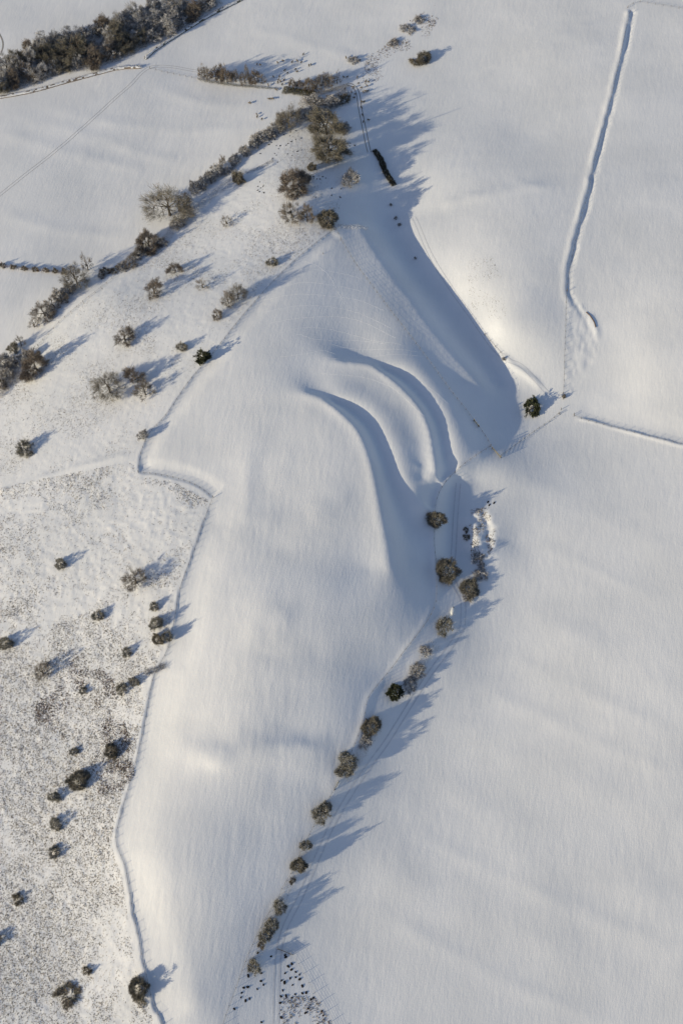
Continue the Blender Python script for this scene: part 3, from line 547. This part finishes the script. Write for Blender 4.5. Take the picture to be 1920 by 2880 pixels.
# ------------------------------------------------------------------ hedges and banks of growth
def strip_twigs(pts, width, height, per_m, mats, weights, tl=.5, tw=.06, seed=1, cap=0.0):
    r = np.random.RandomState(seed); q = gline(pts, 8, 1.0); A, B, C_ = [], [], []
    for i in range(len(q)-1):
        t = unit(np.append(q[i+1]-q[i], 0)); nrm = np.array([-t[1], t[0], 0]); hh = height*r.uniform(.65, 1.15); ww = width*r.uniform(.75, 1.15)
        for k in range(per_m):
            u = r.uniform(-1, 1); v = r.rand()**.6; p = np.append(q[i]+(q[i+1]-q[i])*r.rand(), 0)+nrm*u*ww/2
            p[2] = float(sample(p[0], p[1]))+v*hh*math.sqrt(max(.05, 1-u*u*.8)); top = v > .72
            dv = unit(r.randn(3)*.8+nrm*u*.6+[0, 0, .6]); s = unit(np.cross(dv, r.randn(3)))*tw*.5; b = len(A); e = p+dv*tl*r.uniform(.5, 1.2)
            m = r.choice(len(mats), p=weights) if not (top and r.rand() < cap) else len(mats)-1
            if m == len(mats)-1 and cap: s = s*2.2
            A += [p-s, p+s, e+s*.5, e-s*.5]; B.append((b, b+1, b+2, b+3)); C_.append(m)
    return A, B, C_
def hedge(name, pts, width, height, per_m, mats, weights, label, seed, cap=0.0, core=None, cat='hedge', **kw):
    A, B, C_ = strip_twigs(pts, width, height, per_m, mats, weights, seed=seed, cap=cap, **kw)
    e = empty(name, tuple(hit(*pts[0]))); base = np.array(e.location); o = obj('foliage', mesh('foliage', np.array(A)-base, B, mats, C_), e)
    if core is not None:
        q = gline(pts, 8, 1.2); r = np.random.RandomState(seed); V, F = [], []; prof = [(-.5, 0), (-.46, .55), (-.22, .92), (.1, 1.0), (.4, .7), (.5, 0)]
        for i in range(len(q)):
            t = unit(np.append(q[min(i+1, len(q)-1)]-q[max(i-1, 0)], 0)); nrm = np.array([-t[1], t[0], 0]); end = .25 if i in (0, len(q)-1) else 1
            for (a, b) in prof:
                p = np.append(q[i], 0)+nrm*a*width*.85*r.uniform(.85, 1.1)*end; p[2] = float(sample(p[0], p[1]))-.15+b*height*.85*r.uniform(.8, 1.12)*end; V.append(p-base)
        n = len(prof); M_ = []
        for i in range(len(q)-1):
            for k in range(n-1): F.append((i*n+k, (i+1)*n+k, (i+1)*n+k+1, i*n+k+1)); M_.append(1 if k in (1, 2, 3) and r.rand() < .8 else 0)
        obj('core', mesh('core', V, F, core, M_, True), e)
    tag(e, label, cat); return e
snowcap = [M['frost'], M['cap']]
hedge('clipped_hedge', [(-8,226),(73,211),(146,191),(219,171),(273,158),(328,155)], 2.4, 1.4, 55, [M['brown'], M['dark'], M['frost']], [.4, .25, .35], 'low snow topped hedge running left from the field entrance below the wood', 3, cap=.7, core=[M['brown'], M['cap']], tl=.35)
hedge('clipped_hedge', [(333,137),(350,120),(383,97),(437,63),(492,31),(560,-3)], 2.2, 1.3, 55, [M['brown'], M['dark'], M['frost']], [.35, .3, .35], 'low snow topped hedge climbing right from the field entrance to the top edge', 4, cap=.7, core=[M['dark'], M['cap']], tl=.35)
hedge('beech_hedge', [(-8,612),(30,616),(70,621),(110,624),(150,627),(172,628)], 1.8, 1.5, 60, [M['rust'], M['brown'], M['frost']], [.62, .25, .13], 'rusty leaved beech hedge between the two snowy fields at the left', 5, cap=.25, tl=.35)
for i, (x, y) in enumerate([(8,612),(32,617),(56,620),(82,622),(106,624),(128,626),(148,627)]):
    tree('shrub', x, y-1, 15, 'rusty bush clump on the beech hedge, %s of seven%s' % (('leftmost', 'second', 'third', 'fourth', 'fifth', 'sixth', 'rightmost')[i], ' from the left' if 0 < i < 6 else ''), 2.6, 'rusty clumps along the beech hedge')
hedge('bank_growth', [(455,183),(490,190),(530,196),(575,200),(640,205)], 1.6, .7, 60, [M['moss'], M['dark'], M['grass']], [.5, .3, .2], 'thin dark mossy hedge line under the row of trees by the top track', 6, tl=.4)
hedge('bank_growth', [(650,208),(680,212),(705,216),(722,218)], 5.0, 1.6, 260, [M['moss'], M['dark'], M['brown']], [.5, .3, .2], 'dark mossy bank under the clump of trees, left part green', 7, tl=.6, tw=.09)
hedge('bank_growth', [(724,217),(745,213),(775,204),(800,196)], 2.6, 1.0, 90, [M['brown'], M['dark'], M['grass']], [.4, .3, .3], 'brown bank growth continuing right under the clump of trees', 8, tl=.5)
hedge('bramble_row', [(859,346),(868,358),(876,372),(881,386),(888,402),(897,415),(905,427)], 2.6, 1.3, 330, [M['dark'], M['bark'], M['frost']], [.56, .4, .04], 'black bramble row lying down the slope beside the tyre tracks', 9, tl=.6, tw=.1)
hedge('bank_growth', [(565,398),(590,388),(610,378),(628,368)], 2.4, .6, 45, [M['brown'], M['grass2'], M['frost']], [.4, .3, .3], 'brown growth strip on the snow right of the dark ivy clad tree', 10, tl=.5)
hedge('scrub_strip', [(775,520),(800,522),(825,521),(845,527)], 2.6, .9, 50, [M['bracken'], M['frost'], M['cap']], [.3, .4, .3], 'snowy scrub strip running right from the fence corner', 11, cap=.5, tl=.5)
hedge('fallen_branches', [(333,1545),(352,1541),(366,1536),(382,1530)], 1.8, .9, 45, [M['grey'], M['bark']], [.6, .4], 'fallen bare branches lying across the fence in the rough pasture', 12, tl=1.3, tw=.07, cat='fallen branches')
hedge('fence_growth', [(312,2285),(322,2300),(333,2312)], 2.6, .8, 140, [M['dark'], M['bracken'], M['grass']], [.5, .3, .2], 'dark undergrowth below the ivy based tree on the bottom left fence', 13, tl=.5, tw=.09, cat='undergrowth')
hedge('dingle_scrub', [(560,392),(520,425),(480,456),(440,488),(410,515),(385,545),(355,585)], 5.0, .9, 60, [M['frost'], M['brown'], M['grass2']], [.5, .25, .25], 'frosted scrub in the shade along the foot of the dingle trees', 14, tl=.5, tw=.07, cat='scrub')
hedge('dingle_scrub', [(690,232),(720,238),(750,236),(775,225),(800,213)], 7.0, 1.6, 160, [M['frost'], M['brown'], M['grey']], [.4, .35, .25], 'frosted scrub filling the hollow below the mossy bank', 15, tl=.7, tw=.08, cat='scrub')
hedge('dingle_scrub', [(-10,910),(20,880),(60,852)], 7.0, 2.2, 160, [M['frost'], M['brown'], M['grey']], [.4, .35, .25], 'frosted scrub at the left edge below the reddish brown tree', 16, tl=.7, tw=.08, cat='scrub')
hedge('dingle_scrub', [(1000,1478),(975,1510),(955,1545),(935,1580),(925,1600)], 4.5, .9, 45, [M['frost'], M['brown'], M['grey']], [.5, .25, .25], 'frosted scrub around the frosted bushes beside the farm track', 18, tl=.6, tw=.06, cat='scrub')
hedge('dingle_scrub', [(868,1662),(848,1700),(825,1735),(806,1765),(792,1790)], 4.0, .9, 45, [M['frost'], M['brown'], M['grey']], [.5, .25, .25], 'frosted scrub linking the two round olive trees', 19, tl=.6, tw=.06, cat='scrub')
hedge('dingle_scrub', [(705,1935),(690,1970),(672,2015),(650,2065),(630,2110),(610,2150),(590,2200)], 2.4, .7, 30, [M['frost'], M['brown'], M['olive']], [.35, .3, .35], 'thin scrub along the fence under the lowest hedgerow trees', 20, tl=.5, tw=.05, cat='scrub')
hedge('wood_undergrowth', [(0,206),(55,190),(109,170),(146,157),(204,148),(281,124),(328,98),(383,70),(437,36),(500,0)], 9.0, 2.6, 190, [M['frost'], M['brown'], M['grey'], M['dark']], [.3, .3, .25, .15], 'frosted undergrowth along the front of the top left wood', 17, tl=.9, tw=.09, cat='undergrowth')

# ------------------------------------------------------------------ fences and gates
def post_mesh(h, t=.13):
    V, F = [], []; tube(V, F, [(0, 0, -.3), (0, 0, h*.5), (0, 0, h)], [t*.52, t*.5, t*.46], 7); return mesh('post', V, F, M['post'], None)
PM = post_mesh(1.25); PT = post_mesh(1.5, .22)
V, F = [], []; tube(V, F, [(0, 0, 0), (0, 0, .03), (0, 0, .07)], [.085, .08, .03], 7); CAPM = mesh('snow_cap', V, F, M['cap'])
def fence(pts, label, spacing=3.0, group=None, wire=True, hpost=PM, name='post_and_wire_fence'):
    q = gline(pts, 8, spacing); z = sample(q[:, 0], q[:, 1]); e = empty(name, (q[0][0], q[0][1], z[0])); base = np.array(e.location)
    for i in range(len(q)):
        big = i in (0, len(q)-1); p = obj('post', PT if big else hpost, e, (q[i][0]-base[0], q[i][1]-base[1], z[i]-base[2])); p.rotation_euler = (random.uniform(-.04, .04), random.uniform(-.04, .04), random.uniform(0, 1.5)); p.scale = (1, 1, random.uniform(.9, 1.08))
        if big: p['label'] = 'thicker end post'
    if wire:
        V, F = [], []
        for hz_ in (.25, .45, .65, .85, 1.08):
            tube(V, F, [(q[i][0]-base[0], q[i][1]-base[1]+.07, z[i]-base[2]+hz_) for i in range(len(q))], [.012]*len(q), 3)
        obj('wire', mesh('wire', V, F, M['wire']), e)
    return tag(e, label, 'fence', group)
fence(W1, 'fence from the north corner down to the sharp west corner of the fort')
fence(W2, 'short curved fence run between the sharp west corner and the pointed bend beside it', 2.6)
fence(W3, 'long fence along the blue shadowed ditch between the rough pasture and the fort', 3.4)
fence([(771,527),(812,600),(860,665),(905,725),(950,783),(1000,850),(1040,905),(1068,940),(1087,966)], 'straight fence down the ridge from the north corner to the upper gate')
fence([(1099,981),(1108,994),(1117,1007),(1126,1024)], 'short fence between the two gates on the east side', 2.6)
fence([(1126,1026),(1100,1042),(1080,1056),(1052,1078),(1028,1102),(1008,1132),(1000,1160),(997,1200),(997,1250),(1001,1300),(1002,1350),(1000,1385),(985,1420),(955,1462),(925,1500),(898,1537),(872,1568),(845,1604),(838,1640),(826,1680),(806,1730),(792,1765),(777,1795)], 'fence down the east foot of the fort between its two gates')
fence([(768,1815),(752,1840),(735,1870),(712,1915),(697,1945),(672,2000),(650,2037),(640,2062),(610,2110),(590,2150),(570,2195),(553,2240),(535,2290),(515,2345),(508,2375)], 'fence along the lower tree row from the small gate to the bottom edge')
fence([(1150,1048),(1168,1034),(1190,1018),(1215,1000),(1240,982),(1262,968),(1282,950)], 'fence joining the lower gate to the field corner on the right', 3.0)
fence([(1284,952),(1287,941)], 'short fence stub at the field corner beside the lane end', 3.0)
fence([(1317,956),(1345,966),(1380,975),(1420,985),(1470,998),(1520,1010),(1580,1024)], 'curving fence with a blue shadow strip running to the right edge', 3.2)
fence([(1292,917),(1294,880),(1295,840),(1296,790),(1298,740),(1299,690),(1301,670)], 'ladder like fence with regular shadows beside the hollow way', 3.0)
fence([(1301,668),(1306,625),(1318,565),(1334,500),(1350,440),(1363,375),(1380,310),(1396,250),(1416,165),(1432,85),(1445,30)], 'long fence along the hollow way up to the top right corner', 3.3)
fence([(1440,18),(1462,6),(1500,10),(1575,22)], 'fence crossing the top right corner', 4)
fence([(672,2193),(690,2222),(712,2262),(738,2306),(760,2345),(772,2370)], 'fence with evenly spaced long shadows right of the trodden paddock', 3.6)
fence([(660,492),(700,505),(735,514),(768,524)], 'thin wire fence below the three corner trees', 3.2)
fence([(310,600),(262,638),(225,668),(196,690),(170,712),(140,738),(112,768),(88,795)], 'thin fence along the lower side of the dingle trees', 3.6)
fence([(1157,825),(1150,812),(1130,790),(1112,770)], 'few posts along the shade edge of the combe', 4.0)
fence([(345,158),(380,167),(420,175),(455,182)], 'low fence under the tyre tracks left of the tree row', 3.5)
def gate(a, b, label, h=1.25, group=None, m=None, posts=True):
    A = hit(*a); B = hit(*b); L = math.hypot(*(B-A)[:2]); ang = math.atan2(B[1]-A[1], B[0]-A[0]); m = m or M['gate']
    e = empty('field_gate', tuple(A)); e.rotation_euler = (0, 0, ang); dz = B[2]-A[2]
    for i, zz in enumerate([.22, .42, .64, .90, 1.2]):
        V, F = [], []; tube(V, F, [(.15, 0, zz), (L-.15, 0, zz+dz)], [.05, .05], 6); obj('bar', mesh('bar', V, F, m), e)
    for x in (.18, L*.5, L-.18):
        V, F = [], []; tube(V, F, [(x, .06, .15+dz*x/L), (x, .06, 1.28+dz*x/L)], [.05, .05], 6); obj('upright', mesh('upright', V, F, m), e)
    V, F = [], []; tube(V, F, [(.2, -.06, .25), (L*.5, -.06, 1.2+dz*.5)], [.04, .04], 6); obj('brace', mesh('brace', V, F, m), e)
    for x, zz in ((0, 0), (L, dz)):
        p = obj('gate_post', PT, e, (x, 0, zz)); obj('snow_cap', CAPM, p, (0, 0, 1.49)); p.scale = (1.25, 1.25, 1.05)
    return tag(e, label, 'gate', group)
gate((1088,967),(1098,980), 'upper field gate on the ridge fence, casting barred shadows')
gate((1129,1030),(1149,1052), 'lower field gate with pale timber bars at the fence junction')
gate((638,2180),(668,2192), 'closed dark field gate across the track above the trodden paddock', m=M['post'])
gate((777,1797),(769,1813), 'small gate in the tree row beside the farm track')
def lone_post(px, py, label, h=1.3, lean=0.0):
    p = hit(px, py); e = obj('marker_post', PT, None, tuple(p)); e.scale = (1, 1, h/1.5); e.rotation_euler = (lean, 0, 0); tag(e, label, 'post', None)
lone_post(1291,905, 'dark post at the corner end of the ladder like fence'); lone_post(1317,952, 'stout braced post at the start of the curving right fence')
lone_post(742,583, 'upper of two short brown posts near the north fence corner', .8); lone_post(782,552, 'right one of two short brown posts near the north fence corner', .8)

# ------------------------------------------------------------------ tyre tracks, farm track and animal paths
def ribbon(name, q, w, m, lift=.03, ridge_h=0.0, kind='structure'):
    V, F = [], []; n = 3
    for i in range(len(q)):
        t = unit(np.append(q[min(i+1, len(q)-1)]-q[max(i-1, 0)], 0)); nr = np.array([-t[1], t[0], 0])
        for k, a in enumerate((-.5, 0, .5)):
            p = np.append(q[i], 0)+nr*a*w; p[2] = float(sample(p[0], p[1]))+lift+(ridge_h if k == 1 else (-.05 if ridge_h else 0)); V.append(p)
    for i in range(len(q)-1):
        for k in range(n-1): F.append((i*n+k, (i+1)*n+k, (i+1)*n+k+1, i*n+k+1))
    return V, F
def offset(q, d):
    o = []
    for i in range(len(q)):
        t = q[min(i+1, len(q)-1)]-q[max(i-1, 0)]; t = t/(np.hypot(*t)+1e-9); o.append(q[i]+np.array([-t[1], t[0]])*d)
    return np.array(o)
def track(name, pts, gauge, w, m, lift=.03):
    q = gline(pts, 8, .7); V, F = [], []
    for s in (-1, 1):
        a, b = ribbon('', offset(q, s*gauge/2), w, m, lift); k = len(V); V += a; F += [tuple(i+k for i in f) for f in b]
    setting(obj(name, mesh(name, V, F, m)))
track('tyre_tracks', [(797,193),(808,196),(818,206),(823,222),(826,245),(832,275),(838,305),(843,330),(848,350)], 1.7, .42, M['rut'])
track('tyre_tracks', [(-5,452),(60,400),(130,345),(200,285),(260,230),(300,195),(325,168),(345,155),(370,152),(405,155),(450,163),(520,172),(590,186),(660,192)], 1.5, .15, M['rut'])
track('farm_track', [(634,2352),(636,2260),(640,2190),(655,2130),(690,2060),(722,1985),(760,1900),(800,1830),(850,1755),(890,1700),(940,1620),(985,1550),(1030,1490),(1062,1440)], 1.8, .55, M['rut2'])
track('farm_track', [(1062,1435),(1062,1380),(1040,1330),(1042,1250),(1046,1180),(1052,1110)], 1.8, .5, M['rut2'])
track('field_track', [(1258,905),(1225,868),(1195,840),(1165,826),(1130,795),(1080,725),(1030,655),(985,580),(950,500)], 1.8, .4, M['rut2'])
PATHS = [[(640,765),(690,752),(745,753),(800,765),(860,782),(920,790)],[(668,782),(672,770),(690,768),(720,778),(760,782),(820,783),(890,790)],[(620,742),(700,730),(790,728),(850,745),(910,775)],
 [(612,716),(690,700),(760,702),(830,718),(900,750)],[(600,690),(680,676),(750,680),(820,690),(880,712)],[(640,660),(700,648),(770,655),(830,668)],[(680,625),(730,620),(790,628),(830,640)],
 [(818,828),(870,838),(930,856),(985,890),(1030,930)],[(740,822),(800,826),(860,818),(950,814),(1000,820)],[(735,858),(790,862),(850,870),(900,890),(950,935),(985,968)],[(650,1150),(640,1110),(655,1060)],
 [(760,790),(800,800),(870,803),(960,808)],[(700,600),(730,612),(760,640),(790,700)],[(640,820),(700,812),(740,803),(770,812)]]
V, F = [], []
for p in PATHS:
    q = gline(p, 8, .8); q = q+np.cumsum(rng.randn(*q.shape)*.05, 0); a, b = ribbon('', q, .26, None, .0, .035); k = len(V); V += a; F += [tuple(i+k for i in f) for f in b]
setting(obj('animal_paths', mesh('animal_paths', V, F, M['trail'])))
V, F = ribbon('', gline([(1345,717),(1352,723),(1358,731),(1364,741),(1367,752)], 8, .7), .45, None, .1, .25); setting(obj('soil_edge', mesh('soil_edge', V, F, M['soil'])))
track('road', [(-12,68),(-2,85),(3,100),(0,118),(-14,140)], 2.2, .8, M['rut'])

# ------------------------------------------------------------------ sheep
def sheep_mesh(seed):
    r = np.random.RandomState(seed); V, F = [], []; n, m = 12, 10
    prof = [(-.58, .62, .05, .06), (-.52, .64, .17, .18), (-.38, .66, .25, .26), (-.15, .66, .28, .30), (.1, .66, .27, .30), (.32, .68, .24, .26), (.44, .73, .17, .19), (.54, .82, .12, .14), (.60, .90, .10, .12), (.70, .88, .085, .10), (.82, .82, .06, .07), (.90, .78, .04, .04)]
    head = 0
    for i, (x, z, a, b) in enumerate(prof):
        for k in range(m):
            t = 2*math.pi*k/m; V.append((x, a*math.cos(t)*r.uniform(.94, 1.06), z+b*math.sin(t)*r.uniform(.94, 1.06)))
    for i in range(len(prof)-1):
        for k in range(m): F.append((i*m+k, i*m+(k+1) % m, (i+1)*m+(k+1) % m, (i+1)*m+k))
    F.append(tuple(range(m))[::-1]); F.append(tuple((len(prof)-1)*m+k for k in range(m))); nb = len(F)
    mi = [0]*nb
    for i in range(8, len(prof)-1):
        for k in range(m): mi[i*m+k] = 1
    for x, y in ((-.36, .14), (-.36, -.14), (.30, .13), (.30, -.13)):
        k0 = len(F); tube(V, F, [(x, y, .55), (x+.02, y, .28), (x, y, 0), ], [.075, .04, .04], 6); mi += [1]*(len(F)-k0)
    for y in (-1, 1):
        k0 = len(F); tube(V, F, [(.64, y*.08, .96), (.62, y*.16, .97), (.60, y*.23, .93)], [.03, .04, .01], 5); mi += [1]*(len(F)-k0)
    return mesh('sheep', V, F, [M['fleece'], M['face']], mi, True)
SM = [sheep_mesh(1), sheep_mesh(2)]
def z2(o, f, L): return [(o[0]+a*f, o[1]+b*f) for a, b in L]
SH_A = z2((555,114), .1458, [(245,240),(292,250),(565,215),(650,188),(795,210),(875,190),(940,212),(970,85),(1060,260),(1090,245),(850,318),(875,358),(680,340),(723,380),(595,435)])
SH_B = z2((555,114), .1458, [(500,440),(580,485),(665,493),(570,527),(420,575),(545,645),(610,510),(640,560)])
SH_C = z2((555,114), .1458, [(118,850),(140,850),(432,790),(235,1025),(245,1070),(320,1105),(470,785),(495,785)])
SH_D = z2((735,122), .2083, [(258,272),(298,272),(410,275),(423,340),(500,320),(530,325),(515,368),(453,390),(475,437),(500,430),(525,425),(272,400),(345,440),(205,478),(363,385),(385,460),(375,500),(460,545),(485,545),(455,607),(465,690),(530,745),(285,60),(475,765)])
def flock(L, label, group, s=1.15):
    for i, (x, y) in enumerate(L):
        p = hit(x, y); o = obj('sheep', SM[i % 2], None, tuple(p)); o.rotation_euler = (0, 0, random.uniform(0, 6.28)); k = s*random.uniform(.9, 1.1); o.scale = (k, k, k); tag(o, label, 'sheep', group)
flock(SH_A[:4], 'grey brown sheep in the blue shadow thrown by the top track tree row', 'sheep in the tree row shadow')
flock(SH_A[4:], 'grey brown sheep on bright snow right of the tree row shadow', 'sheep right of the tree row shadow')
flock(SH_B, 'grey brown sheep standing on the top track between the tree row and the mossy bank', 'sheep on the top track')
flock(SH_C, 'grey brown sheep in the field left of the large bare oak', 'sheep left of the bare oak')
flock(SH_D, 'grey brown sheep near the curving tyre tracks on the north tip', 'sheep around the tyre tracks')

# ------------------------------------------------------------------ dark earth patches, tank, litter
def patch_mesh(seed):
    r = np.random.RandomState(seed); V, F = [(0, 0, .22)], []; n = 11; R1 = [r.uniform(.75, 1.2) for _ in range(n)]
    for ring, (f, z) in enumerate(((.45, .2), (.8, .1), (1, -.04))):
        for k in range(n): t = 2*math.pi*k/n; V.append((.62*f*R1[k]*math.cos(t), .42*f*R1[k]*math.sin(t), z*r.uniform(.7, 1.2)))
    for k in range(n): F.append((0, 1+k, 1+(k+1) % n))
    for g in range(2):
        for k in range(n): a = 1+g*n; F.append((a+k, a+n+k, a+n+(k+1) % n, a+(k+1) % n))
    return mesh('earth_patch', V, F, M['earth'])
EM = [patch_mesh(i) for i in range(4)]
def patches(L, label, group, s=1.0):
    for i, (x, y) in enumerate(L):
        p = hit(x, y); o = obj('earth_patch', EM[i % 4], None, tuple(p)); o.rotation_euler = (0, 0, random.uniform(0, 6.28)); k = s*random.uniform(.75, 1.25); o.scale = (k, k, k); tag(o, label, 'earth patch', group)
PB = z2((531,2172), .1667, [(365,100),(550,148),(740,128),(752,158),(833,250),(783,283),(828,330),(887,362),(938,400),(743,380),(812,450),(887,437),(942,463),(692,480),(734,508),(845,543),(978,556),(709,615),(1032,648),(978,655),(880,670),(755,690),(1130,722),(1097,742),(835,720),(675,790),(415,380),(235,412),(408,488),(443,540),(357,598),(227,572),(171,580),(147,650),(135,712),(252,728),(198,757),(686,990),(415,1053),(1250,900),(1267,963),(40,870),(683,700),(1062,865),(1025,925)])
patches([q for q in PB if q[0] < 636], 'black bare earth patch in the bluish snow left of the bottom lane', 'earth patches left of the bottom lane', .95)
patches([q for q in PB if q[0] >= 636 and q[1] < 2255], 'black bare earth patch on the bright snow just below the closed gate', 'earth patches below the closed gate', .95)
patches([q for q in PB if q[0] >= 636 and q[1] >= 2255], 'black bare earth patch in the lower right of the bottom paddock', 'earth patches in the lower paddock', .95)
patches(z2((588,294), .1458, [(625,42),(530,125),(625,180),(710,163),(557,213),(507,243),(478,270),(320,278),(382,280),(355,327),(300,182),(245,228),(205,262),(128,330),(70,403),(440,108),(540,65),(295,403),(322,428),(263,478),(342,540),(497,410),(570,432),(650,370),(715,350),(60,850),(32,920),(75,945),(55,1005),(125,1020),(115,915),(30,980)]),
        'dark earth patch on the bright snow slope left of the tall olive trees', 'earth patches on the north slope', .85)
patches(z2((588,294), .1458, [(905,768),(955,803),(1008,805),(1050,768),(1095,790),(905,803),(935,1090),(1187,1060),(1322,1090),(1338,960),(1190,950),(1480,240),(1550,273),(1470,285)]),
        'dark earth patch in the bluish snow right of the dark brown tree', 'earth patches right of the dark brown tree', .8)
for (x, y, l) in [(1120,1153,'left black hole in the snow above the quarry hollow'),(1134,1155,'right black hole in the snow above the quarry hollow'),(1123,1160,'lowest of three black holes above the quarry hollow')]:
    p = hit(x, y); o = obj('earth_hole', EM[0], None, tuple(p)); o.scale = (1.3, .8, 1); o.rotation_euler = (0, 0, 1.0); tag(o, l, 'hole', None)
p = hit(1039,1404); e = empty('oval_tank', tuple(p)); e.rotation_euler = (0, 0, math.radians(76)); V, F = [], []; n = 18
prof = [(0, 1.12), (.45, 1.08), (.8, .95), (.97, .7), (1.0, .4), (.93, .05), (.85, -.1)]
for s, z in prof:
    for k in range(n): t = 2*math.pi*k/n; V.append((1.9*s*math.cos(t), .8*s*math.sin(t), z))
for i in range(len(prof)-1):
    for k in range(n): F.append((i*n+k, (i+1)*n+k, (i+1)*n+(k+1) % n, i*n+(k+1) % n))
obj('body', mesh('body', V, F, M['tank'], None, True), e); V, F = [], []; tube(V, F, [(0, 0, 0), (0, 0, .12)], [.22, .22], 10); obj('filler_cap', mesh('filler_cap', V, F, M['earth']), e, (1.1, 0, .98))
tag(e, 'white oval tank with a dark filler cap lying beside the olive tree', 'tank')

# ------------------------------------------------------------------ grass and bracken poking through the snow (uncountable)
def tufts(name, polyg, n, dens, seed, size, mats, wts, label):
    r = np.random.RandomState(seed); lo = polyg.min(0); hi = polyg.max(0); x = r.uniform(lo[0], hi[0], n*6); y = r.uniform(lo[1], hi[1], n*6)
    keep = inpoly(x, y, polyg) & (r.rand(len(x)) < dens(x, y)); x, y = x[keep][:n], y[keep][:n]; z = sample(x, y); V, F, MI = [], [], []
    for i in range(len(x)):
        s = size*r.uniform(.5, 1.4); mm = r.choice(len(mats), p=wts)
        for k in range(2):
            a = r.normal(.7, .8); c, d_ = math.cos(a)*s, math.sin(a)*s; ox, oy = r.randn(2)*.12; b = len(V); lx, ly = r.randn(2)*.22
            V += [(x[i]+ox-c*.5, y[i]+oy-d_*.5, z[i]-.05), (x[i]+ox+c*.5, y[i]+oy+d_*.5, z[i]-.05), (x[i]+ox+lx+c*.25, y[i]+oy+ly+d_*.25, z[i]+s*.5), (x[i]+ox+lx-c*.25, y[i]+oy+ly-d_*.25, z[i]+s*.5)]; F.append((b, b+1, b+2, b+3)); MI.append(mm)
    tag(obj(name, mesh(name, V, F, mats, MI)), label, 'grass', None, 'stuff')
den1 = lambda x, y: np.clip(.30+1.1*vnoise(x, y, 26, 21)+1.3*vnoise(x, y, 9, 22)+.9*vnoise(x, y, 3.5, 25)+.5*smooth((200-y)/150.), .04, 1)
den2 = lambda x, y: np.clip(.25+1.3*vnoise(x, y, 18, 23)+.9*vnoise(x, y, 6, 24), .03, 1)
tufts('grass_tussocks', ROUGH, 62000, den1, 1, .21, [M['grass'], M['grass2'], M['bracken']], [.55, .3, .15], 'dead grass tussocks poking through the snow of the rough pasture')
tufts('grass_tufts', SLOPE, 22000, den2, 2, .17, [M['grass'], M['grass2'], M['bracken']], [.55, .35, .1], 'sparse dead grass poking through the snow of the west slope')
tufts('bracken_patch', plan([(88,1570),(190,1500),(260,1560),(300,1700),(310,1780),(250,1860),(150,1700),(80,1660)]), 5500, lambda x, y: np.clip(.2+1.6*vnoise(x, y, 14, 31)+1.2*vnoise(x, y, 4, 32), 0, 1), 3, .27, [M['bracken'], M['grass2']], [.6, .4], 'reddish dead bracken patch in the lower rough pasture')
tufts('hollow_grass', plan([(840,130),(880,110),(920,60),(1000,10),(1030,0),(980,90),(930,150),(860,200),(830,190)]), 1500, lambda x, y: np.clip(.3+1.8*vnoise(x, y, 8, 33), 0, 1), 4, .34, [M['bracken'], M['grass']], [.5, .5], 'dead grass and bracken in the hollow at the top')
tufts('slope_grass', plan([(1070,600),(1130,590),(1170,680),(1150,780),(1080,700)]), 500, lambda x, y: np.clip(.3+1.6*vnoise(x, y, 7, 35), 0, 1), 5, .15, [M['grass'], M['grass2']], [.7, .3], 'thin grass showing on the bright slope right of the combe')
tufts('paddock_grass', plan([(640,2195),(670,2195),(765,2360),(640,2360)]), 350, lambda x, y: np.clip(.25+1.6*vnoise(x, y, 6, 37), 0, 1), 6, .35, [M['grass'], M['bracken']], [.6, .4], 'dead grass showing in the bottom paddock')
tufts('quarry_grass', plan([(1078,1170),(1120,1165),(1140,1230),(1115,1300),(1080,1290)]), 700, lambda x, y: np.clip(.2+1.6*vnoise(x, y, 3, 39), 0, 1), 7, .3, [M['grass'], M['bracken']], [.6, .4], 'dead growth poking out of the rough snow in the quarry hollow')
